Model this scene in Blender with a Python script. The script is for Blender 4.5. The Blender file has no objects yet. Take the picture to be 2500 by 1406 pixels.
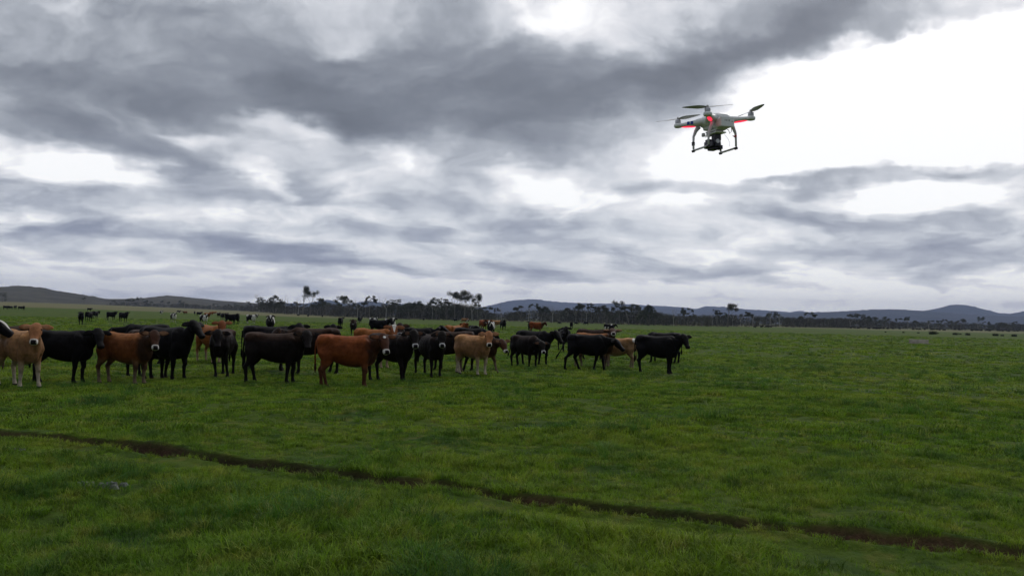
import bpy, bmesh, math, random
import numpy as np
from mathutils import Vector, Matrix, Quaternion
R = math.radians
rng = np.random.default_rng(7)
random.seed(7)
scene = bpy.context.scene
col = scene.collection

# ---------------------------------------------------------------- camera
CAM_H, FPX = 1.8, 2040.0
PITCH, ROLL = R(2.02), R(1.29)
cam_data = bpy.data.cameras.new('camera')
cam_data.sensor_width = 36.0
cam_data.lens = FPX / 2500 * 36.0
cam_data.clip_start = 0.1
cam_data.clip_end = 60000
cam = bpy.data.objects.new('camera', cam_data)
col.objects.link(cam)
CAM_M = Matrix.Rotation(math.pi / 2 + PITCH, 4, 'X') @ Matrix.Rotation(ROLL, 4, 'Z')
cam.matrix_world = Matrix.Translation((0, 0, CAM_H)) @ CAM_M
scene.camera = cam
CM3 = CAM_M.to_3x3()

def ray(px, py):
    return (CM3 @ Vector((px - 1250.0, 703.0 - py, -FPX))).normalized()
def ground_at(px, py):
    d = ray(px, py)
    t = CAM_H / max(-d.z, 1e-6)
    return Vector((d.x * t, d.y * t, 0))
def uv_at(px, py):
    d = ray(px, py)
    return d.x / d.y, d.z / d.y
def at_dist(px, Y):
    d = ray(px, 775 + (px - 1250) * 0.0225)
    return Vector((d.x / d.y * Y, Y, 0))

scene.view_settings.view_transform = 'Standard'
scene.view_settings.look = 'None'
scene.view_settings.exposure = 0.0
scene.view_settings.gamma = 1.0
scene.view_settings.use_curve_mapping = False
scene.cycles.max_bounces = 5
scene.cycles.diffuse_bounces = 2
scene.cycles.glossy_bounces = 2
scene.cycles.transparent_max_bounces = 8
scene.cycles.volume_bounces = 0
scene.cycles.use_denoising = True
scene.cycles.use_adaptive_sampling = True

# ---------------------------------------------------------------- node helper
class NT:
    def __init__(s, tree):
        s.t = tree; s.n = tree.nodes; s.l = tree.links
        s.n.clear()
    def new(s, typ, **kw):
        n = s.n.new(typ)
        for k, v in kw.items():
            setattr(n, k, v)
        return n
    def put(s, sock, v):
        if isinstance(v, (bpy.types.NodeSocket,)):
            s.l.new(v, sock)
        elif v is not None:
            sock.default_value = v
    def math(s, op, a, b=None, c=None, clamp=False):
        n = s.new('ShaderNodeMath', operation=op, use_clamp=clamp)
        s.put(n.inputs[0], a); s.put(n.inputs[1], b); s.put(n.inputs[2], c)
        return n.outputs[0]
    def vmath(s, op, a, b=None, scale=None):
        n = s.new('ShaderNodeVectorMath', operation=op)
        s.put(n.inputs[0], a); s.put(n.inputs[1], b)
        if scale is not None: s.put(n.inputs['Scale'], scale)
        return n.outputs['Value'] if op in ('LENGTH', 'DOT_PRODUCT', 'DISTANCE') else n.outputs[0]
    def noise(s, vec, scale, detail=4, rough=.5, dist=0, lac=2, color=False):
        n = s.new('ShaderNodeTexNoise')
        if vec is not None: s.put(n.inputs['Vector'], vec)
        n.inputs['Scale'].default_value = scale
        n.inputs['Detail'].default_value = detail
        n.inputs['Roughness'].default_value = rough
        n.inputs['Distortion'].default_value = dist
        n.inputs['Lacunarity'].default_value = lac
        return n.outputs['Color'] if color else n.outputs['Fac']
    def maprange(s, v, a, b, c, d, interp='LINEAR', clamp=True):
        n = s.new('ShaderNodeMapRange', interpolation_type=interp, clamp=clamp)
        s.put(n.inputs[0], v)
        for i, x in enumerate((a, b, c, d)): s.put(n.inputs[i + 1], x)
        return n.outputs[0]
    def ramp(s, v, stops, interp='LINEAR'):
        n = s.new('ShaderNodeValToRGB')
        cr = n.color_ramp; cr.interpolation = interp
        while len(cr.elements) > 1: cr.elements.remove(cr.elements[-1])
        cr.elements[0].position = stops[0][0]; cr.elements[0].color = (*stops[0][1], 1)
        for p, c in stops[1:]:
            e = cr.elements.new(p); e.color = (*c, 1)
        s.put(n.inputs[0], v)
        return n.outputs[0]
    def mix(s, f, a, b, blend='MIX'):
        n = s.new('ShaderNodeMix', data_type='RGBA', blend_type=blend)
        s.put(n.inputs[0], f)
        s.put(n.inputs[6], (*a, 1) if isinstance(a, tuple) else a)
        s.put(n.inputs[7], (*b, 1) if isinstance(b, tuple) else b)
        return n.outputs[2]

# ---------------------------------------------------------------- world: overcast sky
SUN_EL, SUN_AZ = R(38), R(32)          # azimuth from +Y towards +X
def make_world():
    w = bpy.data.worlds.new('World'); scene.world = w; w.use_nodes = True
    nt = NT(w.node_tree)
    out = nt.new('ShaderNodeOutputWorld'); bg = nt.new('ShaderNodeBackground')
    nt.l.new(bg.outputs[0], out.inputs[0])
    bg.inputs['Strength'].default_value = 0.1
    sky = nt.new('ShaderNodeTexSky', sky_type='NISHITA')
    sky.sun_disc = False; sky.sun_elevation = SUN_EL; sky.sun_rotation = SUN_AZ
    tc = nt.new('ShaderNodeTexCoord')
    sep = nt.new('ShaderNodeSeparateXYZ'); nt.l.new(tc.outputs['Generated'], sep.inputs[0])
    x, y, z = sep.outputs
    yy = nt.math('MAXIMUM', y, 0.06)
    u = nt.math('DIVIDE', x, yy); v = nt.math('DIVIDE', z, yy)
    comb = nt.new('ShaderNodeCombineXYZ'); nt.l.new(u, comb.inputs[0]); nt.l.new(v, comb.inputs[1])
    # cloud plane overhead: perspective-correct coordinates
    zz = nt.math('ADD', nt.math('MAXIMUM', z, 0.0), 0.10)
    qx = nt.math('DIVIDE', x, zz); qy = nt.math('DIVIDE', y, zz)
    q = nt.new('ShaderNodeCombineXYZ'); nt.l.new(qx, q.inputs[0]); nt.l.new(nt.math('MULTIPLY', qy, 1.0), q.inputs[1])
    q = q.outputs[0]
    # warp, flatter near the horizon
    wn = nt.noise(q, 1.3, 4, .55, 0, color=True)
    wv = nt.vmath('SUBTRACT', wn, (.5, .5, .5))
    vclamp = nt.maprange(v, 0.0, 0.32, .03, 1.0)
    amp = nt.new('ShaderNodeCombineXYZ')
    nt.put(amp.inputs[0], 0.16); nt.l.new(nt.math('MULTIPLY', vclamp, 0.16), amp.inputs[1])
    wv = nt.vmath('MULTIPLY', wv, amp.outputs[0])
    p_soft = nt.vmath('ADD', comb.outputs[0], nt.vmath('SCALE', wv, None, .45))
    wn2 = nt.vmath('SUBTRACT', nt.noise(comb.outputs[0], 13, 4, .6, 0, color=True), (.5, .5, .5))
    amp2 = nt.new('ShaderNodeCombineXYZ')
    nt.put(amp2.inputs[0], 0.05); nt.l.new(nt.math('MULTIPLY', vclamp, 0.055), amp2.inputs[1])
    wv = nt.vmath('ADD', wv, nt.vmath('MULTIPLY', wn2, amp2.outputs[0]))
    p = nt.vmath('ADD', comb.outputs[0], wv)
    blobs = SKY_BLOBS
    total = 0.43
    for (cx, cy, rx, ry, rot, wt) in blobs:
        bu, bv = uv_at(cx, cy)
        m = nt.new('ShaderNodeMapping', vector_type='TEXTURE')
        m.inputs['Location'].default_value = (bu, bv, 0)
        m.inputs['Rotation'].default_value = (0, 0, R(rot + 1.3))
        m.inputs['Scale'].default_value = (rx / FPX * 1.25, ry / FPX * 1.25, 1)
        nt.l.new(p, m.inputs['Vector'])
        g = nt.new('ShaderNodeTexGradient', gradient_type='SPHERICAL')
        nt.l.new(m.outputs[0], g.inputs[0])
        s_ = nt.maprange(g.outputs['Fac'], 0, 1, 0, wt * 1.15, 'SMOOTHSTEP')
        total = nt.math('ADD', total, s_)
    # billow detail
    def relief(vec, scale, sy, det, rough, dist, off):
        """noise and its drop along +v: heaps with bright tops and flat dark bases"""
        mp = nt.new('ShaderNodeMapping'); mp.inputs['Scale'].default_value = (1, sy, 1); nt.l.new(vec, mp.inputs['Vector'])
        a_ = nt.noise(mp.outputs[0], scale, det, rough, dist)
        b_ = nt.noise(nt.vmath('ADD', mp.outputs[0], (0.0, off, 0)), scale, det, rough, dist)
        return nt.math('SUBTRACT', a_, .5), nt.math('SUBTRACT', a_, b_)
    n1 = nt.math('SUBTRACT', nt.noise(q, 1.25, 8, .56, .3), .5)
    n2, r2 = relief(p, 6.5, 1.7, 8, .52, .35, -.035)
    n3, r3 = relief(p, 4.0, 3.0, 9, .60, .45, -.05)
    n4, r4 = relief(comb.outputs[0], 9.0, 5.5, 7, .60, .4, -.045)
    low = nt.maprange(v, .05, .25, 1, 0, 'SMOOTHSTEP')
    vlow = nt.maprange(v, .03, .10, 1, 0, 'SMOOTHSTEP')
    hi = nt.math('SUBTRACT', 1.0, low)
    def acc(d, val, w):
        return nt.math('ADD', d, nt.math('MULTIPLY', val, w))
    d = acc(total, n1, nt.math('MULTIPLY_ADD', low, -.1, .42))
    d = acc(d, n2, nt.math('MULTIPLY_ADD', low, -.3, .78))
    d = acc(d, r2, nt.math('MULTIPLY_ADD', low, -.1, .62))
    d = acc(d, n3, nt.math('MULTIPLY', low, 1.0))
    d = acc(d, r3, nt.math('MULTIPLY', low, 1.5))
    d = acc(d, n4, nt.math('MULTIPLY', vlow, .45))
    d = acc(d, r4, nt.math('MULTIPLY', vlow, .8))
    # cauliflower heaps: rounded bright lobes between darker creases
    for sc_, sy_, k_ in ((5.5, 1.7, 1.1), (12.0, 1.8, .7), (25.0, 1.9, .32)):
        mp = nt.new('ShaderNodeMapping'); mp.inputs['Scale'].default_value = (1, sy_, 1); nt.l.new(p_soft, mp.inputs['Vector'])
        bn = nt.math('ABSOLUTE', nt.math('SUBTRACT', nt.noise(mp.outputs[0], sc_, 1, .5, 0), .5))
        d = acc(d, nt.math('SUBTRACT', .085, bn), nt.math('MULTIPLY', k_, nt.maprange(v, .10, .27, 1.0, .5)))
    # brighter towards the horizon
    d = nt.math('ADD', d, nt.maprange(v, .01, .30, -.19, 0))
    d = nt.math('ADD', d, nt.maprange(v, 0, .075, -.42, 0))
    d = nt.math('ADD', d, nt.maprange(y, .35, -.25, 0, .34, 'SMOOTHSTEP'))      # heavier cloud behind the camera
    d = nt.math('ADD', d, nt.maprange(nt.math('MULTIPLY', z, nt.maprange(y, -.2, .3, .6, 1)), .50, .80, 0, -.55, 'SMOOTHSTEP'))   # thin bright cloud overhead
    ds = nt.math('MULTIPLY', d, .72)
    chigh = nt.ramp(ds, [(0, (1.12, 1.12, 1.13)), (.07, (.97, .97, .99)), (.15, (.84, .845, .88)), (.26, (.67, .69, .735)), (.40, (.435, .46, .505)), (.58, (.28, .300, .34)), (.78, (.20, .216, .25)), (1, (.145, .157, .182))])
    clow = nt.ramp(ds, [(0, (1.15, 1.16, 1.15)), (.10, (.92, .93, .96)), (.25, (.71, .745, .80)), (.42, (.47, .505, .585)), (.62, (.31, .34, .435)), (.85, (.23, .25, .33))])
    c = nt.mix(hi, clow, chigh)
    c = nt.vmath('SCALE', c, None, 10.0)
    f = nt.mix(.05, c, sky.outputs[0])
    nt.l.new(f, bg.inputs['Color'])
    w.cycles.sampling_method = 'MANUAL'
    w.cycles.sample_map_resolution = 512

SKY_BLOBS = [
 (80,60,520,260,0,.14),(430,200,430,120,-8,.34),(650,110,450,130,-22,.26),(160,170,220,110,0,.16),
 (1080,190,480,170,-6,.36),(1350,200,520,130,8,.28),(1720,130,460,105,22,.42),(2020,25,420,70,18,.40),(2330,-5,330,50,12,.55),
 (1270,345,170,105,0,.40),(820,250,260,80,-25,.34),(540,250,240,55,-8,.30),(230,320,330,85,-8,.42),(430,385,230,45,-14,.34),
 (60,265,170,80,0,.22),(1100,80,260,120,0,.18),(1000,300,330,80,-12,.22),(1480,300,200,110,10,.18),(1620,220,200,80,20,.15),
 (1430,20,320,90,0,-.34),(830,70,120,45,0,-.16),(90,385,300,60,-12,-.50),(260,430,180,40,-12,-.35),(690,285,150,45,-12,-.42),(640,425,120,34,-28,-.34),
 (470,320,110,28,-10,-.30),(950,375,110,50,-20,-.32),
 (2230,235,450,250,25,-1.1),(2420,120,330,240,10,-1.1),(1780,385,280,95,4,-.85),(1900,270,260,130,25,-.75),(2120,330,500,90,6,-.8),(1350,470,210,75,-8,-.42),(1700,500,160,30,0,-.2),
 (2330,465,260,60,3,-.75),(2490,300,200,120,0,-.6),
 (2280,405,440,58,8,.60),(1950,440,260,34,5,.45),(1600,455,190,36,-3,.42),
 (740,440,170,55,-28,.26),(950,500,240,32,0,.30),(560,470,300,45,-3,.10),(120,470,220,30,-4,.12),
 (2050,520,330,38,-1,.30),(1400,560,300,36,-3,.18),(2300,590,300,36,-1,.22),
 (120,570,360,28,-2,.30),(620,605,430,34,-7,.36),(1000,580,380,24,-3,.22),(1200,665,420,26,-3,.30),(850,640,300,24,-6,.25),(2150,625,520,30,-2,.22),(1700,655,420,22,-2,.15),
 (200,640,300,12,-2,-.18),(330,690,520,22,-2,-.30),(1900,705,600,24,-1,-.22),(1500,700,400,20,-1,-.15),(500,520,500,22,-2,-.12),
]
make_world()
sun_data = bpy.data.lights.new('sun', 'SUN')
sun_data.energy = 0.7; sun_data.angle = R(25); sun_data.color = (1.0, .97, .92)
sun = bpy.data.objects.new('sun', sun_data); col.objects.link(sun)
sun.rotation_euler = (math.pi / 2 - SUN_EL, 0, math.pi - SUN_AZ)
sun.location = (0, 0, 50)

# ---------------------------------------------------------------- tagging
def tag(o, label=None, cat=None, group=None, kind=None):
    if label: o['label'] = label
    if cat: o['category'] = cat
    if group: o['group'] = group
    if kind: o['kind'] = kind
    return o

def new_mat(name):
    m = bpy.data.materials.new(name); m.use_nodes = True
    nt = NT(m.node_tree)
    out = nt.new('ShaderNodeOutputMaterial'); b = nt.new('ShaderNodeBsdfPrincipled')
    nt.l.new(b.outputs[0], out.inputs[0])
    b.inputs['Specular IOR Level'].default_value = .25
    return m, nt, b

def simple_mat(name, colr, rough=.6, metal=0, var=.0, scale=8, spec=.4, emit=None, es=0, coat=0):
    m, nt, b = new_mat(name)
    b.inputs['Roughness'].default_value = rough; b.inputs['Metallic'].default_value = metal
    b.inputs['Specular IOR Level'].default_value = spec
    b.inputs['Coat Weight'].default_value = coat
    if var:
        tc = nt.new('ShaderNodeTexCoord')
        n = nt.noise(tc.outputs['Object'], scale, 5, .6)
        f = nt.maprange(n, .3, .7, 1 - var, 1 + var)
        c = nt.vmath('SCALE', colr, None, f)
        nt.l.new(c, b.inputs['Base Color'])
    else:
        b.inputs['Base Color'].default_value = (*colr, 1)
    if emit:
        b.inputs['Emission Color'].default_value = (*emit, 1); b.inputs['Emission Strength'].default_value = es
    return m

# ---------------------------------------------------------------- numpy noise
def vnoise(x, y, seed=0):
    xi = np.floor(x).astype(np.int64); yi = np.floor(y).astype(np.int64)
    fx = x - xi; fy = y - yi
    fx = fx * fx * fx * (fx * (fx * 6 - 15) + 10); fy = fy * fy * fy * (fy * (fy * 6 - 15) + 10)
    def h(a, b):
        n = (a * 374761393 + b * 668265263 + seed * 2147483647) & 0xffffffff
        n = ((n ^ (n >> 13)) * 1274126177) & 0xffffffff
        return ((n ^ (n >> 16)) & 0xffff) / 65535.0
    a = h(xi, yi); b = h(xi + 1, yi); c = h(xi, yi + 1); d = h(xi + 1, yi + 1)
    return (a * (1 - fx) + b * fx) * (1 - fy) + (c * (1 - fx) + d * fx) * fy - .5
def fbm(x, y, octv=4, seed=0):
    s = 0; a = 1; f = 1
    for i in range(octv):
        s = s + a * vnoise(x * f + 17.3 * i, y * f - 9.1 * i, seed + i); a *= .5; f *= 2.03
    return s
def sstep(x, a, b):
    t = np.clip((x - a) / (b - a), 0, 1); return t * t * (3 - 2 * t)

# ---------------------------------------------------------------- terrain
rut_px = [(0,1066),(200,1087),(400,1110),(600,1135),(800,1156),(1000,1178),(1150,1192),(1300,1214),(1500,1234),(1700,1268),(1900,1291),(2100,1310),(2300,1332),(2500,1360)]
RUT = [ground_at(*p) for p in rut_px]
RX = np.array([p.x for p in RUT]); RY = np.array([p.y for p in RUT])
RX = np.concatenate([[RX[0] - 30], RX, [RX[-1] + 25]])
RY = np.concatenate([[RY[0] + (RY[0] - RY[3]) / (RX[4] - RX[1]) * 30 * 1.0], RY, [RY[-1] - 9]])
def rut_info(x, y):
    yc = np.interp(x, RX, RY)
    yc = yc + .06 * vnoise(x * .9, x * 0, 5) + .03 * vnoise(x * 3.1, x * 0, 6)
    slope = .33
    s = (y - yc) * math.cos(math.atan(slope))
    depth = .20 + .07 * vnoise(x * .8, x * 0 + 3, 9) + .03 * vnoise(x * 4, x * 0 + 3, 19)
    hw = .255 + .10 * vnoise(x * .7, x * 0 + 8, 12) + .07 * vnoise(x * 5, y * 3, 13)
    return s, np.clip(depth, .12, .27), np.clip(hw, .17, .36)
def terrain_big(x, y):
    r = np.hypot(x, y); az = np.degrees(np.arctan2(x, y))
    h = -.85 * sstep(r, 120, 450)
    left = sstep(-az, 8, 31)
    h = h + left * (5.2 * sstep(r, 150, 800) + 3.5 * sstep(r, 600, 1500))
    h = h + .35 * sstep(r, 60, 200) * fbm(x / 90, y / 90, 3, 31)
    return h
def terrain(x, y):
    r = np.hypot(x, y)
    h = terrain_big(x, y)
    fade = 1 - sstep(r, 60, 200)
    h = h + fade * (.10 * fbm(x / 5.5, y / 5.5, 2, 41) + .05 * fbm(x / .9, y / .9, 3, 42) + .035 * fbm(x / .28, y / .28, 2, 43) * (1 - sstep(r, 15, 40)))
    s, dep, hw = rut_info(x, y)
    near = (r < 60)
    prof = 1 - sstep(np.abs(s), hw * .62, hw)
    lip = np.exp(-((np.abs(s) - hw * 1.25) / .09) ** 2) * .03
    h = h - near * prof * dep + near * lip
    return h
def tz(x, y):
    return float(terrain(np.array([x]), np.array([y]))[0])
def ground_hit(px, py):
    d = ray(px, py)
    if d.z > -1e-4: d.z = -1e-4
    t = 3.0; last = t
    while t < 3000:
        p = Vector((d.x * t, d.y * t, CAM_H + d.z * t))
        if p.z < float(terrain_big(np.array([p.x]), np.array([p.y]))[0]): break
        last = t; t *= 1.004
    return Vector((d.x * t, d.y * t, tz(d.x * t, d.y * t)))
def place_dist(px, D):
    d = ray(px, 775 + (px - 1250) * .0225); k = D / math.hypot(d.x, d.y)
    x, y = d.x * k, d.y * k
    return Vector((x, y, tz(x, y)))

def mesh_np(name, v, f, mat=None, smooth=True, attrs=None):
    me = bpy.data.meshes.new(name)
    v = np.asarray(v, dtype=np.float32); f = np.asarray(f, dtype=np.int32)
    me.vertices.add(len(v)); me.vertices.foreach_set('co', v.ravel())
    n = f.shape[1]
    me.loops.add(f.size); me.loops.foreach_set('vertex_index', f.ravel())
    me.polygons.add(len(f)); me.polygons.foreach_set('loop_start', np.arange(0, f.size, n, dtype=np.int32))
    me.polygons.foreach_set('loop_total', np.full(len(f), n, dtype=np.int32))
    me.update(calc_edges=True)
    if smooth: me.polygons.foreach_set('use_smooth', np.ones(len(f), dtype=bool))
    if mat: me.materials.append(mat)
    for k, a in (attrs or {}).items():
        at = me.attributes.new(k, 'FLOAT', 'POINT'); at.data.foreach_set('value', np.asarray(a, dtype=np.float32))
    return me
def link(name, me, parent=None):
    o = bpy.data.objects.new(name, me); col.objects.link(o)
    if parent: o.parent = parent
    return o

def grass_color(nt, pos, dryfac=None):
    """patchy pasture colour from world position, shared by soil sheet and blades"""
    big = nt.noise(pos, .11, 4, .55)
    mid = nt.noise(pos, .55, 5, .6)
    sm = nt.noise(pos, 2.6, 4, .6)
    c = nt.ramp(big, [(.30, (.080, .150, .014)), (.5, (.125, .190, .014)), (.70, (.165, .205, .018))])
    c = nt.mix(nt.maprange(mid, .40, .62, 0, .75), c, (.070, .145, .015))
    c = nt.mix(nt.maprange(mid, .57, .68, 0, .72), c, (.032, .085, .016))
    c = nt.mix(nt.maprange(sm, .53, .68, 0, .62), c, (.215, .215, .040))
    c = nt.mix(nt.maprange(sm, .46, .33, 0, .70), c, (.030, .070, .010))
    return c

def make_ground():
    az = np.concatenate([np.linspace(-180, -46, 60)[:-1], np.linspace(-46, 46, 460), np.linspace(46, 180, 60)[1:-1]])
    az = np.radians(az)
    r = [0.0, .5, 1, 2, 3, 3.8]
    while r[-1] < 18: r.append(r[-1] + .035)
    while r[-1] < 45000: r.append(r[-1] * 1.022 if r[-1] < 300 else r[-1] * 1.05)
    r = np.array(r)
    A, RR = np.meshgrid(az, r)
    X = RR * np.sin(A); Y = RR * np.cos(A)
    Z = terrain(X, Y)
    nr, na = X.shape
    v = np.stack([X, Y, Z], -1).reshape(-1, 3)
    i = np.arange(nr - 1)[:, None] * na; j = np.arange(na)[None, :]; j2 = (j + 1) % na
    f = np.stack([i + j, i + j2, i + na + j2, i + na + j], -1).reshape(-1, 4)[:, ::-1]
    s, dep, hw = rut_info(X, Y)
    soil = (1 - sstep(np.abs(s), hw * .8, hw * 1.12)) * (RR < 60)
    azd = np.degrees(A)
    edge = 330 + 260 * sstep(azd, -5, -31) * 0
    dry = sstep(RR, 420, 470) * sstep(-azd, 5, 14)
    dry = np.maximum(dry, sstep(RR, 520, 560) * .8)
    m, nt, b = new_mat('pasture')
    geo = nt.new('ShaderNodeNewGeometry'); pos = geo.outputs['Position']
    c = nt.vmath('SCALE', grass_color(nt, pos), None, .52)  # flat sheet darkened: self-shadow of the tufts put into its colour
    # flecks of taller, darker growth across the far field
    fm = nt.new('ShaderNodeMapping'); fm.inputs['Scale'].default_value = (.35, .35, .35); nt.l.new(pos, fm.inputs[0])
    fl = nt.noise(fm.outputs[0], 1.0, 6, .7, .3)
    c = nt.mix(nt.maprange(fl, .54, .66, 0, .7), c, (.028, .062, .012))
    c = nt.mix(nt.maprange(nt.noise(pos, 1.7, 5, .7), .62, .74, 0, .6), c, (.05, .035, .018))
    a1 = nt.new('ShaderNodeAttribute', attribute_name='dry')
    drycol = nt.ramp(nt.noise(pos, .02, 5, .6), [(.3, (.10, .105, .045)), (.6, (.15, .14, .07)), (.75, (.08, .09, .035))])
    c = nt.mix(a1.outputs['Fac'], c, drycol)
    a2 = nt.new('ShaderNodeAttribute', attribute_name='soil')
    along = nt.noise(pos, .45, 2, .5)
    soilc = nt.mix(nt.maprange(along, .42, .62, 0, 1), (.042, .028, .019), (.100, .054, .037))
    soilc = nt.vmath('SCALE', soilc, None, nt.maprange(nt.noise(pos, 22, 6, .7), .3, .75, .45, 1.5))
    c = nt.mix(a2.outputs['Fac'], c, soilc)
    nt.l.new(c, b.inputs['Base Color'])
    b.inputs['Roughness'].default_value = .9; b.inputs['Specular IOR Level'].default_value = .08
    bp = nt.new('ShaderNodeBump'); bp.inputs['Strength'].default_value = .9; bp.inputs['Distance'].default_value = .05
    hgt = nt.math('ADD', nt.noise(pos, 9, 6, .7), nt.math('MULTIPLY', nt.noise(pos, 1.2, 4, .6), 2.0))
    nt.l.new(hgt, bp.inputs['Height']); nt.l.new(bp.outputs[0], b.inputs['Normal'])
    me = mesh_np('ground', v, f, m, True, {'soil': soil.ravel(), 'dry': dry.ravel()})
    o = link('ground', me); tag(o, kind='structure')
make_ground()

# ---------------------------------------------------------------- grass (instanced tufts, one object)
def tuft(nbl, rad, h, w, lean, rs):
    """one tuft: curved tapering blades -> verts, quads (last quad folded to a point)"""
    vs, fs = [], []
    for k in range(nbl):
        a = rs.random() * 2 * math.pi; rr = rad * math.sqrt(rs.random())
        bx, by = rr * math.cos(a), rr * math.sin(a)
        la = rs.random() * 2 * math.pi; ln = lean * (.3 + rs.random()) 
        hh = h * (.55 + .6 * rs.random()); wa = la + math.pi / 2 + rs.normal() * .5
        dx, dy = math.cos(la), math.sin(la); wx, wy = math.cos(wa) * w / 2, math.sin(wa) * w / 2
        n0 = len(vs)
        for t, ww in ((0, 1), (.45, .85), (.8, .5)):
            off = ln * hh * t * t; z = hh * (t - .25 * ln * t * t)
            vs.append((bx + dx * off - wx * ww, by + dy * off - wy * ww, z)); vs.append((bx + dx * off + wx * ww, by + dy * off + wy * ww, z))
        off = ln * hh; z = hh * (1 - .35 * ln)
        vs.append((bx + dx * off - wx * .06, by + dy * off - wy * .06, z)); vs.append((bx + dx * off + wx * .06, by + dy * off + wy * .06, z))
        for q in range(3):
            i0 = n0 + 2 * q; fs.append((i0, i0 + 1, i0 + 3, i0 + 2))
    return vs, fs

def make_grass():
    rs = np.random.default_rng(3)
    specs = [ # nbl, rad, h, w, lean
        (16, .045, .050, .0042, .7), (16, .05, .060, .0038, 1.0), (14, .05, .045, .0045, .5), (18, .05, .07, .0036, .9),
        (26, .07, .14, .0042, .8), (30, .08, .17, .0040, 1.1), (24, .12, .055, .010, .7), (24, .12, .07, .011, 1.0)]
    V, F, TID = [], [], []
    n0 = 0
    for t, sp in enumerate(specs):
        vs, fs = tuft(*sp, rs)
        V.append(np.array(vs)); F.append(np.array(fs) + n0); TID += [t] * len(vs); n0 += len(vs)
    ntpl = n0
    P, S, T, N = [], [], [], []
    def scatter(r0, r1, dens, kinds, smin, smax, amax=40, mask=None):
        area = math.radians(2 * amax) / 2 * (r1 * r1 - r0 * r0)
        n = int(area * dens)
        r = np.sqrt(rs.random(n) * (r1 * r1 - r0 * r0) + r0 * r0); a = np.radians((rs.random(n) * 2 - 1) * amax)
        x = r * np.sin(a); y = r * np.cos(a)
        s, dep, hw = rut_info(x, y)
        keep = np.abs(s) > hw * (.92 + .2 * rs.random(n))
        keep |= (rs.random(n) < .06 + .12 * (vnoise(x * .9, x * 0 + 5, 33) > .18))
        m = fbm(x / 1.3, y / 1.3, 3, 77)
        m2 = fbm(x / .45, y / .45, 2, 78)
        keep &= (m > -.42) | (rs.random(n) < .35)
        keep &= (m2 > -.22) | (rs.random(n) < .30)
        if mask is not None: keep &= mask(x, y, s, n)
        x, y, s, m = x[keep], y[keep], s[keep], m[keep]
        z = terrain(x, y)
        P.append(np.stack([x, y, z - .004], -1))
        long_ = 1 - .5 * np.exp(-((s + .50) / .28) ** 2) + .45 * np.clip((-s - .4) / 1.0, 0, 1) * (np.hypot(x, y) < 14) + .6 * np.clip(m * 1.8, -.4, .8) + .5 * np.clip(vnoise(x / .33, y / .33, 91) * 1.6, -.6, .8)
        S.append((smin + (smax - smin) * rs.random(len(x))) * long_)
        T.append(rs.choice(kinds, len(x)))
        N.append(rs.random(len(x)))
    scatter(4.6, 13, 430, [0, 1, 2, 3, 3], .8, 1.35)
    scatter(13, 24, 130, [1, 3, 6, 6], .8, 1.4)
    scatter(24, 48, 26, [6, 7], .9, 1.5, 36)
    scatter(48, 95, 3.2, [6, 7], 1.3, 2.2, 34)
    scatter(95, 170, .8, [6, 7], 1.5, 2.6, 33)
    tm = lambda x, y, s, n: (fbm(x / 1.5 + 40, y / 1.3, 3, 99) > .27) & (np.abs(s) > .7)
    scatter(4.6, 14, 60, [4, 5], .55, 1.0, 40, tm)
    scatter(14, 40, 9, [4, 5], .9, 1.5, 38, tm)
    tm2 = lambda x, y, s, n: fbm(x / 2.6 + 10, y / 1.6, 3, 55) > .30
    scatter(20, 60, 10, [5], .7, 1.2, 36, tm2)
    scatter(60, 170, 1.1, [5, 7], 1.2, 2.2, 34, tm2)
    # bare edge of the rut: longer fringe hanging over the near lip
    n = 260
    x = rs.random(n) * 22 - 10; s0, dep, hw = rut_info(x, np.interp(x, RX, RY)); y = np.interp(x, RX, RY) - (hw * (1.0 + .25 * rs.random(n)))
    P.append(np.stack([x, y, terrain(x, y)], -1)); S.append(.8 + .6 * rs.random(n)); T.append(rs.choice([1, 3, 1], n)); N.append(rs.random(n))
    P = np.concatenate(P); S = np.concatenate(S); T = np.concatenate(T); N = np.concatenate(N)
    npt = len(P)
    print('grass tufts', npt)
    # patch colour (tussock fade) stored per point too
    rot = rs.random(npt) * 2 * math.pi
    m, nt, b = new_mat('grass_blades')
    geo = nt.new('ShaderNodeNewGeometry'); pos = geo.outputs['Position']
    c = grass_color(nt, pos)
    at = nt.new('ShaderNodeAttribute', attribute_name='rnd', attribute_type='INSTANCER')
    at2 = nt.new('ShaderNodeAttribute', attribute_name='kind_id', attribute_type='INSTANCER')
    isT = nt.math('MULTIPLY', nt.math('GREATER_THAN', at2.outputs['Fac'], 3.5), nt.math('LESS_THAN', at2.outputs['Fac'], 5.5))
    c = nt.mix(nt.math('MULTIPLY', isT, .75), c, (.028, .090, .016))
    c = nt.mix(nt.maprange(at.outputs['Fac'], .90, 1, 0, .55), c, (.18, .16, .06))
    c = nt.vmath('SCALE', c, None, nt.maprange(at.outputs['Fac'], 0, .88, .55, 1.75))
    nt.l.new(c, b.inputs['Base Color'])
    b.inputs['Roughness'].default_value = .6; b.inputs['Specular IOR Level'].default_value = .12
    tr = nt.new('ShaderNodeBsdfTranslucent'); nt.l.new(nt.vmath('MULTIPLY', c, (1.3, 1.4, .8)), tr.inputs[0])
    mx = nt.new('ShaderNodeMixShader'); mx.inputs[0].default_value = .3
    nt.l.new(b.outputs[0], mx.inputs[1]); nt.l.new(tr.outputs[0], mx.inputs[2])
    out = [n for n in nt.n if n.type == 'OUTPUT_MATERIAL'][0]; nt.l.new(mx.outputs[0], out.inputs[0])
    v = np.concatenate(V + [P])
    z1 = np.zeros(ntpl)
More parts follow.
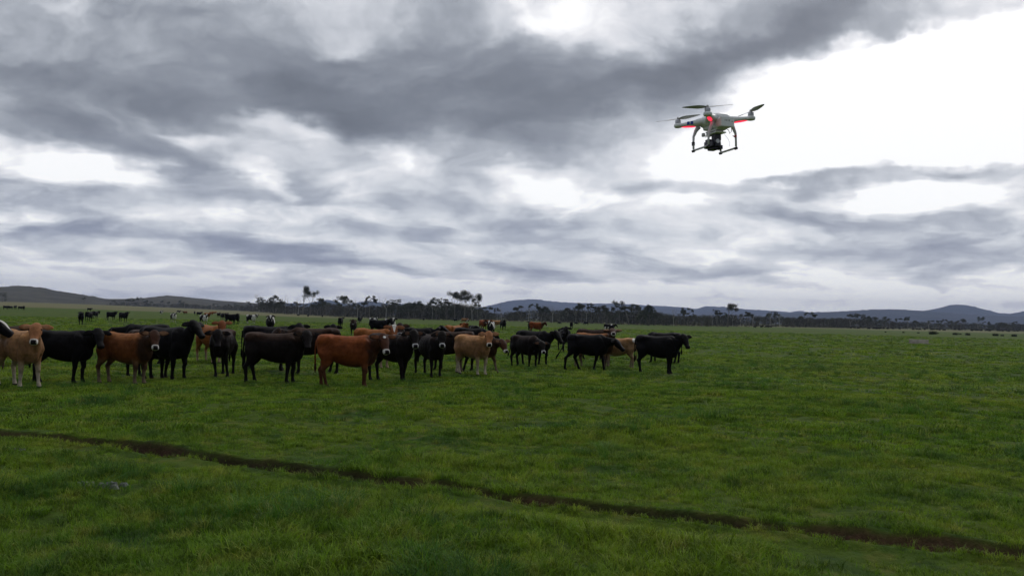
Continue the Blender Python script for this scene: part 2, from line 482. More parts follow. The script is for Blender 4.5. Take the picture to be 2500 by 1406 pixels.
    me = mesh_np('grass', v, np.concatenate(F), m, False, {
        'kind_id': np.concatenate([TID, T]), 'is_pt': np.concatenate([z1, np.ones(npt)]),
        'scl': np.concatenate([z1, S]), 'rot': np.concatenate([z1, rot]), 'rnd': np.concatenate([z1, N])})
    o = link('grass', me)
    tag(o, 'short green pasture grass with darker tussocks covering the field', 'grass', kind='stuff')
    ng = bpy.data.node_groups.new('tufts', 'GeometryNodeTree')
    ng.interface.new_socket('Geometry', in_out='INPUT', socket_type='NodeSocketGeometry')
    ng.interface.new_socket('Geometry', in_out='OUTPUT', socket_type='NodeSocketGeometry')
    N_ = ng.nodes; L = ng.links
    gi = N_.new('NodeGroupInput'); go = N_.new('NodeGroupOutput')
    def attr(name, typ='FLOAT'):
        n = N_.new('GeometryNodeInputNamedAttribute'); n.data_type = typ; n.inputs[0].default_value = name; return n.outputs[0]
    def cmp(a, val):
        n = N_.new('FunctionNodeCompare'); n.data_type = 'FLOAT'; n.operation = 'EQUAL'
        L.new(a, n.inputs[0]); n.inputs[1].default_value = val; n.inputs['Epsilon'].default_value = .1; return n.outputs[0]
    sp = N_.new('GeometryNodeSeparateGeometry'); sp.domain = 'POINT'
    L.new(gi.outputs[0], sp.inputs[0]); L.new(cmp(attr('is_pt'), 1.0), sp.inputs[1])
    pts, rest = sp.outputs[0], sp.outputs[1]
    join = N_.new('GeometryNodeJoinGeometry')
    for t in range(len(specs)):
        s2 = N_.new('GeometryNodeSeparateGeometry'); s2.domain = 'POINT'
        L.new(rest, s2.inputs[0]); L.new(cmp(attr('kind_id'), float(t)), s2.inputs[1])
        g2 = N_.new('GeometryNodeGeometryToInstance'); L.new(s2.outputs[0], g2.inputs[0])
        L.new(g2.outputs[0], join.inputs[0])
    # joined order is last-linked-first in some versions: measured at build time below
    iop = N_.new('GeometryNodeInstanceOnPoints')
    L.new(pts, iop.inputs['Points']); L.new(join.outputs[0], iop.inputs['Instance'])
    iop.inputs['Pick Instance'].default_value = True
    f2i = N_.new('FunctionNodeFloatToInt'); L.new(attr('kind_id'), f2i.inputs[0])
    if GRASS_REV:
        mm = N_.new('ShaderNodeMath'); mm.operation = 'SUBTRACT'; mm.inputs[0].default_value = len(specs) - 1
        L.new(attr('kind_id'), mm.inputs[1]); L.new(mm.outputs[0], f2i.inputs[0])
    L.new(f2i.outputs[0], iop.inputs['Instance Index'])
    cb = N_.new('ShaderNodeCombineXYZ'); L.new(attr('rot'), cb.inputs[2]); L.new(cb.outputs[0], iop.inputs['Rotation'])
    L.new(attr('scl'), iop.inputs['Scale'])
    L.new(iop.outputs[0], go.inputs[0])
    md = o.modifiers.new('tufts', 'NODES'); md.node_group = ng
GRASS_REV = True
make_grass()

# ---------------------------------------------------------------- hills
def make_hill(name, D, crest, colr, near_len, back_len, seed, rough_h=.04):
    px = np.array([c[0] for c in crest], float); py = np.array([c[1] for c in crest], float)
    # smooth crest by resampling
    n = int((px[-1] - px[0]) / 6)
    xs = np.linspace(px[0], px[-1], n)
    ys = np.interp(xs, px, py)
    k = np.ones(3) / 3
    ys = np.convolve(np.pad(ys, 1, 'edge'), k, 'valid')
    ts = np.concatenate([np.linspace(-1, 0, 22), np.linspace(0, 1, 10)[1:]])
    V = np.zeros((len(ts), n, 3))
    for j in range(n):
        d = ray(xs[j], ys[j]); hz = math.hypot(d.x, d.y)
        H = CAM_H + D * d.z / hz + 1.0
        dx, dy = d.x / hz, d.y / hz
        for i, t in enumerate(ts):
            rr = D + (t * near_len if t < 0 else t * back_len)
            prof = (1 - abs(t)) ** 1.15 if t < 0 else 1 - t * t
            V[i, j] = (dx * rr, dy * rr, H * prof)
    X, Y = V[..., 0], V[..., 1]
    sc = near_len / 3.2
    hmax = V[..., 2].max()
    w = (np.sin(np.clip((1 - np.abs(ts)), 0, 1) * math.pi))[:, None] + .15
    V[..., 2] += w * hmax * rough_h * 6.5 * fbm(X / sc, Y / sc, 5, seed) - (np.abs(ts)[:, None] ** 3) * 12
    tree = hmax * .07 * (np.abs(ts)[:, None] < .05) * np.clip(fbm(X / (sc * .03), Y / (sc * .03), 2, seed + 3), 0, 1)
    V[..., 2] += tree
    na = n; nr = len(ts)
    i = np.arange(nr - 1)[:, None] * na; j = np.arange(na - 1)[None, :]
    f = np.stack([i + j, i + j + 1, i + na + j + 1, i + na + j], -1).reshape(-1, 4)
    m, nt, b = new_mat('hill_' + name)
    geo = nt.new('ShaderNodeNewGeometry'); pos = geo.outputs['Position']
    n1 = nt.noise(pos, 7.0 / near_len, 8, .65); n2 = nt.noise(pos, 60.0 / near_len, 6, .7)
    c = nt.mix(nt.maprange(n1, .40, .62, 0, 1), colr, tuple(k * .62 for k in colr))
    c = nt.mix(nt.maprange(n2, .55, .68, 0, .7), c, tuple(k * .42 for k in colr))
    nt.l.new(c, b.inputs['Base Color']); b.inputs['Roughness'].default_value = .95; b.inputs['Specular IOR Level'].default_value = .05
    o = link(name, mesh_np(name, V.reshape(-1, 3), f, m)); tag(o, kind='structure')
    return o
make_hill('hill', 2300, [(-900,760),(-600,735),(-300,715),(-100,705),(0,701),(60,699),(100,703),(140,711),(180,717),(260,731),(300,731),(350,729),(410,722),(460,727),(520,734),(600,739),(680,745),(760,756),(840,768)], (.085, .082, .062), 900, 700, 3)
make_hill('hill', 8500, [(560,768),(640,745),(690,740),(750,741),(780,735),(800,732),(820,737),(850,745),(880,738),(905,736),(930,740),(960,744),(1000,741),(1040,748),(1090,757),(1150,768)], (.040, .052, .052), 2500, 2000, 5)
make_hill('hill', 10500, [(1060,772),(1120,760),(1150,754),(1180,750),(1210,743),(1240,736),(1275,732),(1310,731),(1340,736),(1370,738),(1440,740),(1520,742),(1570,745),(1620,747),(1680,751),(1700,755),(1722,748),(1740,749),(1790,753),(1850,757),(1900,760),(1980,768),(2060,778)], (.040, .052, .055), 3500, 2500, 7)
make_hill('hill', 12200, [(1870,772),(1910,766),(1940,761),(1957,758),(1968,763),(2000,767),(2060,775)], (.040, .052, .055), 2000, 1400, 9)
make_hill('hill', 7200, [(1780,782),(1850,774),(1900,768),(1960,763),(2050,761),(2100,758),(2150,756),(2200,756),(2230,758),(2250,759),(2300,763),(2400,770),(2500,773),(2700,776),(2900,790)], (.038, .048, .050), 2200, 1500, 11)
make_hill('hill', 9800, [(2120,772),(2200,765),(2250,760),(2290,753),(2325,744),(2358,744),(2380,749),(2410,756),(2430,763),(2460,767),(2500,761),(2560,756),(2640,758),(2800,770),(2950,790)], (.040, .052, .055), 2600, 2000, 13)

# ---------------------------------------------------------------- trees
class MB:
    """collects tubes, quads, boxes -> one mesh"""
    def __init__(s): s.v = []; s.f = []
    def tube(s, pts, rad, n=6, cap=True, up=Vector((0, 0, 1))):
        pts = [Vector(p) for p in pts]
        rings = []
        for i, p in enumerate(pts):
            t = (pts[min(i + 1, len(pts) - 1)] - pts[max(i - 1, 0)])
            if t.length < 1e-9: t = Vector((0, 0, 1))
            t.normalize()
            ref = up if abs(t.dot(up)) < .95 else Vector((1, 0, 0))
            a = t.cross(ref).normalized(); b = a.cross(t).normalized()
            r = rad[i]; ra, rb = (r if isinstance(r, tuple) else (r, r))
            base = len(s.v)
            for k in range(n):
                th = 2 * math.pi * k / n
                s.v.append(tuple(p + a * (ra * math.cos(th)) + b * (rb * math.sin(th))))
            rings.append(base)
        for i in range(len(rings) - 1):
            for k in range(n):
                k2 = (k + 1) % n
                s.f.append((rings[i] + k, rings[i] + k2, rings[i + 1] + k2, rings[i + 1] + k))
        if cap:
            s.f.append(tuple(rings[0] + k for k in reversed(range(n)))); s.f.append(tuple(rings[-1] + k for k in range(n)))
    def quad(s, a, b, c, d):
        n = len(s.v); s.v += [tuple(a), tuple(b), tuple(c), tuple(d)]; s.f.append((n, n + 1, n + 2, n + 3))
    def box(s, c, sz, rot=None, bev=0):
        bm = bmesh.new(); bmesh.ops.create_cube(bm, size=1)
        for v in bm.verts: v.co = Vector((v.co.x * sz[0], v.co.y * sz[1], v.co.z * sz[2]))
        if bev: bmesh.ops.bevel(bm, geom=bm.edges[:], offset=bev, segments=2, affect='EDGES', profile=.6)
        M = rot.to_matrix() if hasattr(rot, 'to_matrix') else Matrix.Identity(3)
        n = len(s.v); bm.verts.ensure_lookup_table()
        for v in bm.verts: s.v.append(tuple(M @ v.co + Vector(c)))
        for f in bm.faces: s.f.append(tuple(n + v.index for v in f.verts))
        bm.free()
    def mesh(s, name, mat=None, smooth=False):
        me = bpy.data.meshes.new(name); me.from_pydata(s.v, [], s.f); me.update()
        if smooth: me.polygons.foreach_set('use_smooth', [True] * len(me.polygons))
        if mat: me.materials.append(mat)
        return me
    def build(s, name, mat=None, parent=None, smooth=False):
        return link(name, s.mesh(name, mat, smooth), parent)

def leaf_mat(name, a, b_, c_):
    m, nt, b = new_mat(name)
    oi = nt.new('ShaderNodeObjectInfo'); geo = nt.new('ShaderNodeNewGeometry')
    tc = nt.new('ShaderNodeTexCoord')
    n = nt.noise(tc.outputs['Object'], .9, 3, .6)
    c = nt.mix(nt.maprange(n, .4, .6, 0, 1), a, b_)
    c = nt.mix(nt.maprange(oi.outputs['Random'], .3, 1, 0, .7), c, c_)
    nt.l.new(c, b.inputs['Base Color']); b.inputs['Roughness'].default_value = .6
    return m
M_GUM = leaf_mat('gum_leaves', (.030, .042, .018), (.052, .062, .028), (.060, .056, .034))
M_SCRUB = leaf_mat('scrub_leaves', (.036, .035, .024), (.054, .048, .034), (.026, .032, .018))
M_BARK = simple_mat('pale_bark', (.15, .14, .12), .85, var=.35, scale=1.5)
M_DEADWOOD = simple_mat('dead_wood', (.30, .29, .27), .85, var=.3, scale=1.5)

def leaf_cluster(vs, fs, c, rx, rz, n, size, rs):
    d = rs.normal(size=(n, 3)); d /= np.linalg.norm(d, axis=1)[:, None]
    rr = rs.random(n) ** .45
    p = d * rr[:, None] * np.array([rx, rx, rz]) + np.array(c)
    p[:, 2] += .12 * rz * np.sin(p[:, 0] * 7)
    a = rs.normal(size=(n, 3)); a /= np.linalg.norm(a, axis=1)[:, None]
    b = np.cross(a, rs.normal(size=(n, 3))); b /= np.linalg.norm(b, axis=1)[:, None]
    sz = size * (.5 + rs.random(n))[:, None]
    a *= sz; b *= sz * .7
    n0 = sum(len(x) for x in vs)
    q = np.stack([p - a, p - b * .6, p + a, p + b * .6], 1).reshape(-1, 3)
    vs.append(q); fs.append(np.arange(4 * n).reshape(-1, 4) + n0)

def limb(mb, rs, p0, d, L, r, depth, ends, wander=.25, split=(2, 3)):
    pts = [p0]; rad = [r]; dd = Vector(d)
    k = 4
    for i in range(k):
        dd = (dd + Vector(rs.normal(size=3)) * wander * .45 + Vector((0, 0, .05))).normalized()
        pts.append(pts[-1] + dd * (L / k)); rad.append(r * (1 - .45 * (i + 1) / k))
    mb.tube(pts, rad, 5 if depth else 4, cap=True)
    if depth == 0:
        ends.append(pts[-1]); return
    for b in range(rs.integers(split[0], split[1] + 1)):
        side = Vector(rs.normal(size=3)); side.z = abs(side.z) * .4
        nd = (dd * .8 + side.normalized() * .75).normalized()
        limb(mb, rs, pts[-1], nd, L * (.55 + .25 * rs.random()), r * .52, depth - 1, ends, wander, split)

def gum_template(seed, H=10, umbrella=1.0, first=.42, spread=1.0, clump=.95, nleaf=170):
    rs = np.random.default_rng(seed); mb = MB(); ends = []
    t0 = Vector((0, 0, -.3)); lean = Vector((rs.normal() * .06, rs.normal() * .06, 1)).normalized()
    top = t0 + lean * H * first
    mb.tube([t0, t0 + lean * H * first * .5 + Vector((rs.normal() * .1, 0, 0)), top], [H * .026, H * .02, H * .017], 7)
    for b in range(rs.integers(3, 5)):
        a = rs.random() * 6.28
        nd = Vector((math.cos(a) * spread * .7, math.sin(a) * spread * .7, 1)).normalized()
        limb(mb, rs, top, nd, H * (.24 + .12 * rs.random()), H * .011, 2, ends)
    vs, fs = [], []
    for e in ends:
        if rs.random() < .12: continue
        leaf_cluster(vs, fs, tuple(e - Vector((0, 0, H * .015))), clump * H * .105 * (.6 + .7 * rs.random()), clump * H * .080 * umbrella * (.6 + .6 * rs.random()), nleaf, H * .0155, rs)
        if rs.random() < .5: leaf_cluster(vs, fs, tuple(e + Vector(rs.normal(size=3)) * H * .05 - Vector((0, 0, H * .05))), clump * H * .07, clump * H * .05, nleaf // 2, H * .0125, rs)
    return mb.mesh('trunk', M_BARK), mesh_np('crown', np.concatenate(vs), np.concatenate(fs), M_GUM, False)

def bush_template(seed, H=10, W=.42, mat=None, n=34, nleaf=110):
    rs = np.random.default_rng(seed); mb = MB(); ends = []
    for k in range(3):
        a = rs.random() * 6.28
        limb(mb, rs, Vector((math.cos(a) * .3, math.sin(a) * .3, -.3)), Vector((math.cos(a) * .22, math.sin(a) * .22, 1)).normalized(), H * .42, H * .015, 1, ends)
    vs, fs = [], []
    for k in range(n):
        z = H * (.12 + .80 * rs.random() ** .8); a = rs.random() * 6.28
        wr = W * H * math.sqrt(max(.05, 1 - ((z / H - .5) / .56) ** 2)) * rs.random() ** .5
        leaf_cluster(vs, fs, (math.cos(a) * wr, math.sin(a) * wr, z), H * .13 * (.6 + .7 * rs.random()), H * .095, nleaf, H * .0145, rs)
    return mb.mesh('trunk', M_BARK), mesh_np('crown', np.concatenate(vs), np.concatenate(fs), mat or M_SCRUB, False)

def dome_template(seed, H=10, W=.5, z0=.32, n=60, nleaf=150, skew=0.0):
    """full rounded crown of leaf clumps carried on forked pale limbs"""
    rs = np.random.default_rng(seed); mb = MB(); ends = []
    for k in range(4):
        a = rs.random() * 6.28
        limb(mb, rs, Vector((math.cos(a) * .25, math.sin(a) * .25, -.3)), Vector((math.cos(a) * .3, math.sin(a) * .3, 1)).normalized(), H * .45, H * .016, 1, ends)
    vs, fs = [], []
    for k in range(n):
        a = rs.random() * 6.28; q = rs.random() ** .5; zz = rs.random() ** .7
        wmax = W * H * math.sqrt(max(.02, 1 - zz ** 2.2))
        z = H * (z0 + (.93 - z0) * zz) + H * .03 * rs.normal()
        leaf_cluster(vs, fs, (math.cos(a) * wmax * q + skew * z, math.sin(a) * wmax * q, z), H * .105 * (.55 + .8 * rs.random()), H * .07 * (.7 + .5 * rs.random()), nleaf, H * .0155, rs)
    return mb.mesh('trunk', M_BARK), mesh_np('crown', np.concatenate(vs), np.concatenate(fs), M_GUM, False)

def dead_template(seed, H=10):
    rs = np.random.default_rng(seed); mb = MB(); ends = []
    t0 = Vector((0, 0, -.3)); lean = Vector((rs.normal() * .07, rs.normal() * .07, 1)).normalized(); top = t0 + lean * H * .42
    mb.tube([t0, top], [H * .022, H * .015], 7)
    for b in range(3):
        a = rs.random() * 6.28
        limb(mb, rs, top, Vector((math.cos(a) * .45, math.sin(a) * .45, 1)).normalized(), H * .27, H * .013, 3, ends, .35, (2, 2))
    return mb.mesh('trunk', M_DEADWOOD), None

TPL = {
 'gum': [gum_template(s, umbrella=u, first=f, spread=sp, clump=c) for s, u, f, sp, c in ((1, .8, .45, .9, 1), (2, 1, .40, 1.1, 1.1), (3, .7, .5, .8, .9), (4, .9, .38, 1.2, 1.2), (5, .8, .55, .7, .85), (6, .9, .42, 1.0, 1.0))],
 'tall': [gum_template(s, umbrella=1.1, first=.55, spread=.7, clump=1.3) for s in (11, 12, 13)],
 'broad': [gum_template(21, umbrella=1.5, first=.24, spread=1.6, clump=2.0, nleaf=260), gum_template(22, umbrella=1.0, first=.34, spread=1.7, clump=1.6, nleaf=200)],
 'bushy': [bush_template(s, mat=M_GUM, W=w) for s, w in ((31, .42), (32, .5), (33, .36))],
 'scrub': [bush_template(s, W=w) for s, w in ((41, .5), (42, .42), (43, .6), (44, .35))],
 'dome': [dome_template(61), dome_template(62, W=.58, z0=.55, n=44, skew=.08), dome_template(63, W=.42, z0=.25), dome_template(64, W=.6, z0=.45, n=50)],
 'dead': [dead_template(s) for s in (51, 52, 53, 54)],
}
TREE_KIND = {'gum': 'gum_tree', 'tall': 'gum_tree', 'broad': 'gum_tree', 'bushy': 'bushy_tree', 'dome': 'gum_tree', 'scrub': 'scrub_tree', 'dead': 'dead_tree'}
_tree_rs = np.random.default_rng(99)
def tree(kind, px, D, H, label, group, var=None, wide=1.0):
    tpl = TPL[kind]; k = var if var is not None else int(_tree_rs.integers(len(tpl)))
    p = place_dist(px, D)
    root = bpy.data.objects.new(TREE_KIND[kind], None); col.objects.link(root)
    root.location = p; s = H / 10.0
    root.scale = (s * wide, s * wide, s); root.rotation_euler = (0, 0, _tree_rs.random() * 6.28)
    tag(root, label, 'tree', group)
    link('trunk', tpl[k][0], root)
    if tpl[k][1] is not None: link('crown', tpl[k][1], root)
    return root

BASE_D = [(0, 2000), (230, 1500), (500, 1250), (600, 1050), (660, 760), (760, 640), (900, 520), (1200, 520), (1700, 460), (1900, 560), (2200, 800), (2500, 1000), (2700, 1100)]
def band_D(px): return float(np.interp(px, [b[0] for b in BASE_D], [b[1] for b in BASE_D]))
TOPS = [(250,742),(270,739),(340,735),(400,742),(440,738),(500,744),(560,745),(600,744),(640,736),(700,740),(740,745),(780,743),(820,741),(860,744),(900,744),(950,743),(990,742),(1010,739),(1060,741),(1100,738),(1130,742),(1170,748),(1200,762),(1250,759),(1300,754),(1350,756),(1400,752),(1450,758),(1500,756),(1550,755),(1590,758),(1620,765),(1700,767),(1760,767),(1850,769),(1950,773),(2100,775),(2200,783),(2300,786),(2400,788),(2500,790),(2700,796)]
def top_H(px, D, frac=1.0, dy=0):
    ty = float(np.interp(px, [t[0] for t in TOPS], [t[1] for t in TOPS])) + dy
    p = place_dist(px, D); d = ray(px, ty); hz = math.hypot(d.x, d.y)
    return max(2.0, (CAM_H + D * d.z / hz - p.z) * frac)

PALE = 'trees of the woodland line beyond the pasture'
def seg_name(px):
    for lim, s in ((640, 'in the dark far belt below the left hills'), (1000, 'in the woodland edge left of centre'), (1250, 'in the woodland edge behind the middle of the herd'),
                   (1700, 'in the woodland edge below the long blue mountain'), (2100, 'in the woodland edge right of the flying drone'), (9999, 'in the far woodland edge below the right-hand peak')):
        if px < lim: return s
def make_trees():
    # distinct trees, one by one: kind, px, top y, distance factor, width, variant, label
    special = [
     ('dead',632,716,.98,1.2,0,'bare dead tree with twiggy crown left of the large round dark tree'),
     ('dome',670,721,.97,1.05,0,'large round dark gum tree, widest crown of the left woodland'),
     ('dome',640,736,1.0,1.2,2,'dark bushy tree under the bare dead tree'),
     ('dead',697,724,1.02,1.0,1,'bare forked dead tree right of the large round dark tree'),
     ('tall',740,712,.98,.62,0,'tallest thin gum with two tufts of leaves near the top'),
     ('tall',758,722,1.0,.8,1,'slim pale gum with one small umbrella tuft beside the tallest gum'),
     ('dead',728,727,1.0,.8,2,'thin bare dead tree just left of the tallest gum'),
     ('dome',786,729,1.0,.75,1,'ragged bushy gum in front of the blue hill'),
     ('dome',840,723,.97,.85,1,'gum with wide umbrella crown leaning to the right'),
     ('dead',872,728,1.0,.8,3,'bare dead tree right of the umbrella gum'),
     ('gum',901,729,1.0,.75,2,'small topped gum with thin crown between two dead trees'),
     ('dead',942,722,.97,1.1,0,'tall pale dead tree with crooked bare crown'),
     ('dome',958,743,.97,1.1,3,'low spreading gum beside the tall pale dead tree'),
     ('dome',1000,739,.98,1.3,3,'broad olive tree with wide low crown left of the tall gum cluster'),
     ('gum',1030,734,.98,1.1,3,'broad gum with open crown and forked pale trunk'),
     ('gum',1065,733,1.0,.9,0,'gum with ragged flat crown left of the twin tall gums'),
     ('tall',1109,726,.98,.95,1,'left one of the twin tall gums with dense round tufts'),
     ('tall',1133,727,.98,.95,2,'right one of the twin tall gums with dense round tufts'),
     ('gum',1090,739,1.0,1.0,4,'low gum with pale forked trunk under the twin tall gums'),
     ('dead',1153,733,1.0,.9,1,'bare dead tree right of the twin tall gums'),
     ('tall',1167,730,1.0,.8,0,'thin gum leaning right with a single tuft at the woodland corner'),
     ('dead',1221,735,.93,.25,2,'lone straight bare pole of a dead tree in front of the woodland'),
     ('gum',1272,750,.98,1.1,5,'flat topped gum at the left foot of the long blue mountain'),
     ('gum',1300,747,1.0,.9,2,'gum with dark tuft left of the dead trees below the mountain'),
     ('dead',1290,744,1.0,.9,3,'small bare dead tree with fine twigs below the mountain summit'),
     ('gum',1322,746,1.0,.9,3,'ragged gum with high tufts below the mountain summit'),
     ('dead',1349,745,.98,1.0,0,'bare spreading dead tree below the mountain ridge'),
     ('gum',1405,745,1.0,.9,0,'gum with two dark tufts below the mountain ridge'),
     ('gum',1420,746,1.0,.8,1,'narrow gum beside the gum with two dark tufts'),
     ('gum',1443,750,1.0,1.0,4,'spreading gum with layered crown right of the narrow gum'),
     ('gum',1482,744,1.0,1.1,3,'gum with wide arched crown above the woodland centre'),
     ('tall',1513,746,1.0,.8,1,'thin gum with small round top tuft'),
     ('gum',1535,747,1.0,1.3,5,'gum with long flat crown left of the broad green tree'),
     ('dome',1583,746,.96,1.1,2,'broad green full crowned tree standing taller than its neighbours'),
     ('dead',1645,755,1.0,1.0,1,'bare dead tree with fan of twigs right of the broad green tree'),
     ('gum',1678,757,.98,.9,2,'gum with thin top and pale trunk below the saddle of the mountains'),
     ('tall',1776,752,.97,1.15,0,'solitary high gum with dark layered top rising above the right woodland'),
     ('dead',1880,764,1.0,1.0,2,'bare dead tree in the right woodland'),
     ('gum',2092,768,.98,1.2,1,'gum with double tuft rising above the right woodland'),
     ('bushy',2153,774,.98,1.0,0,'dark dense crowned tree rising above the far right woodland'),
     ('gum',2215,779,1.0,1.0,4,'gum with thin spread top in the far right woodland'),
     ('gum',2325,782,1.0,1.1,3,'rounded gum below the right-hand peak'),
     ('gum',2345,781,1.0,1.1,0,'flat crowned gum right of the rounded gum below the peak'),
     ('tall',2392,780,1.0,.8,1,'thin gum with one tiny tuft below the slope of the right-hand peak'),
     ('dome',2445,787,1.0,1.5,3,'wide dark clump-crowned tree near the right end of the woodland'),
     ('dead',450,735,.95,.8,0,'small pale dead tree in front of the far left belt'),
     ('bushy',443,736,.98,.9,1,'round tree standing out of the dark far belt on the left'),
     ('bushy',5,712,.5,.9,0,'dark ragged tree cut by the left edge in front of the hill'),
     ('gum',207,728,.75,.8,2,'small gum on the lower slope of the left hill'),
     ('gum',275,733,.8,.9,3,'twin topped gum at the foot of the left hill'),
     ('gum',312,731,.85,1.0,1,'spreading gum between the two left hills'),
     ('bushy',300,737,.85,1.3,2,'wide low tree between the two left hills'),
     ('gum',355,734,.9,.9,0,'small gum below the second left hill'),
    ]
    for kind, px, ty, k, wide, var, lab in special:
        D = band_D(px) * k
        p = place_dist(px, D); d = ray(px, ty)
        H = max(2, CAM_H + D * d.z / math.hypot(d.x, d.y) - p.z)
        tree(kind, px, D, H * 1.03, lab, PALE, var, wide)
    # the rest of the front row
    rs = np.random.default_rng(12)
    px = 262.0; cnt = 0; row = []
    MARKS = [(300, 'low tree between the hills'), (443, 'round tree in the far belt'), (670, 'large round dark tree'), (740, 'tallest thin gum'), (840, 'wide umbrella gum'),
             (942, 'tall crooked dead tree'), (1030, 'broad forked gum'), (1121, 'twin tall gums'), (1221, 'lone bare pole'), (1349, 'spreading dead tree below the ridge'), (1482, 'wide arched gum'),
             (1583, 'broad green full crowned tree'), (1678, 'thin gum below the mountain saddle'), (1776, 'solitary high gum'), (1880, 'bare dead tree of the right woodland'),
             (2000, 'small gap below the mountain saddle'), (2092, 'double tufted gum'), (2215, 'thin spread gum'), (2335, 'two rounded gums below the peak'), (2445, 'wide clump crowned tree by the right end')]
    MARKS.pop(15)
    while px < 2560 and cnt < 235:
        D0 = band_D(px)
        kind = rs.choice(['scrub', 'bushy', 'gum', 'dead'], p=[.40, .28, .24, .08])
        D = D0 * (1 + .10 * rs.random())
        dy = {'scrub': 2, 'bushy': 0, 'gum': -3, 'dead': -5}[kind] + rs.normal() * 2.2
        H = top_H(px, D, 1.0, dy)
        grp = {'scrub': 'scrub trees ', 'bushy': 'dense dark trees ', 'gum': 'open gum trees ', 'dead': 'bare dead trees '}[kind] + seg_name(px)
        lm = min(MARKS, key=lambda q: abs(q[0] - px)); side = 'left' if px < lm[0] else 'right'
        row.append((kind, px, D, H, grp, lm, side))
        wd = (1.3 if kind in ('scrub', 'bushy') else 1.0) * (.85 + .3 * rs.random()); row[-1] += (wd,)
        cnt += 1
        px += (8.2 + 4 * rs.random()) * (1.0 if px > 640 else .9)
    LOOK = {'scrub': 'grey-brown scrub tree', 'bushy': 'dense dark olive tree', 'gum': 'open gum with pale trunk', 'dead': 'bare pale dead tree'}
    NTH = ['first', 'second', 'third', 'fourth', 'fifth', 'sixth', 'seventh', 'eighth', 'ninth', 'tenth', 'eleventh', 'twelfth']
    for it in row:
        kind, px, D, H, grp, lm, side, wd = it
        same = sorted([abs(o_[1] - lm[0]) for o_ in row if o_[0] == kind and o_[5] is lm and o_[6] == side])
        k = same.index(abs(px - lm[0]))
        tree(kind, px, D, H, '%s %s %s of %s' % (NTH[k], LOOK[kind], side, lm[1]), grp, None, wd)
    # woodland mass behind the front trees: nobody could count it
    vs, fs, tv, tf = [], [], [], []
    rs = np.random.default_rng(13); n0 = 0; nt0 = 0
    for i in range(1500):
        px = 225 + 2400 * rs.random(); D0 = band_D(px)
        D = D0 * (1.03 + .30 * rs.random()); p = place_dist(px, D)
        H = top_H(px, D, 1.0, -1 + 6 * rs.random())
        W = H * (.35 + .25 * rs.random())
        for q in range(9):
            z = H * (.05 + .82 * rs.random()); a = rs.random() * 6.28; w = W * rs.random() ** .5
            leaf_cluster(vs, fs, (p.x + w * math.cos(a), p.y + w * math.sin(a), p.z + z), H * .18, H * .13, 26, H * .036, rs)
        mbt = [(p.x, p.y, p.z), H * .8]
        b = len(tv) * 1
        r = H * .012
        lx = rs.normal() * .12 * H
        for (ox, oy) in ((-r, 0), (0, -r), (r, 0), (0, r)):
            tv.append((p.x + ox, p.y + oy - H * .2, p.z)); tv.append((p.x + ox * .4 + lx, p.y + oy * .4 - H * .2, p.z + H * .85))
        for q in range(4):
            a_, c_ = b + 2 * q, b + 2 * ((q + 1) % 4); tf.append((a_, c_, c_ + 1, a_ + 1))
    V = np.concatenate(vs); F = np.concatenate(fs)
    me = bpy.data.meshes.new('woodland'); allv = np.concatenate([V, np.array(tv)]); 
    me = mesh_np('woodland', allv, np.concatenate([F, np.array(tf) + len(V)]), M_SCRUB, False)
    me.materials.append(M_BARK)
    mi = np.concatenate([np.zeros(len(F), int), np.ones(len(tf), int)]); me.polygons.foreach_set('material_index', mi)
    o = link('woodland', me); tag(o, 'grey-brown mass of woodland filling the gaps behind the front trees', 'woodland', kind='stuff')
make_trees()

# ---------------------------------------------------------------- cattle
def cow_material():
    m, nt, b = new_mat('cow_coat')
    at = nt.new('ShaderNodeAttribute', attribute_name='coat')
    tc = nt.new('ShaderNodeTexCoord')
    n = nt.noise(tc.outputs['Object'], 7, 5, .6); n2 = nt.noise(tc.outputs['Object'], 45, 3, .6)
    c = nt.vmath('SCALE', at.outputs['Color'], None, nt.math('MULTIPLY', nt.maprange(n, .3, .7, .62, 1.38), nt.maprange(n2, .3, .7, .80, 1.20)))
    nt.l.new(c, b.inputs['Base Color'])
    b.inputs['Roughness'].default_value = .55; b.inputs['Specular IOR Level'].default_value = .06
    b.inputs['Sheen Weight'].default_value = .0; b.inputs['Sheen Roughness'].default_value = .4
    bp = nt.new('ShaderNodeBump'); bp.inputs['Strength'].default_value = .25; bp.inputs['Distance'].default_value = .01
    nt.l.new(nt.noise(tc.outputs['Object'], 60, 3, .6), bp.inputs['Height']); nt.l.new(bp.outputs[0], b.inputs['Normal'])
    return m
M_COW = cow_material()

def loft(mb, rings, n=16):
    """rings: list of (center Vector, axis_a Vector, axis_b Vector, ra, rb_up, rb_down, exponent)"""
    bases = []
    for c, a, b, ra, ru, rd, ex in rings:
        base = len(mb.v); bases.append(base)
        for k in range(n):
            th = 2 * math.pi * k / n; ct, st = math.cos(th), math.sin(th)
            sx = math.copysign(abs(ct) ** (2 / ex), ct); sy = math.copysign(abs(st) ** (2 / ex), st)
            mb.v.append(tuple(c + a * (ra * sx) + b * ((ru if sy > 0 else rd) * sy)))
    for i in range(len(bases) - 1):
        for k in range(n):
            k2 = (k + 1) % n
            mb.f.append((bases[i] + k, bases[i] + k2, bases[i + 1] + k2, bases[i + 1] + k))
    mb.f.append(tuple(bases[0] + k for k in reversed(range(n)))); mb.f.append(tuple(bases[-1] + k for k in range(n)))

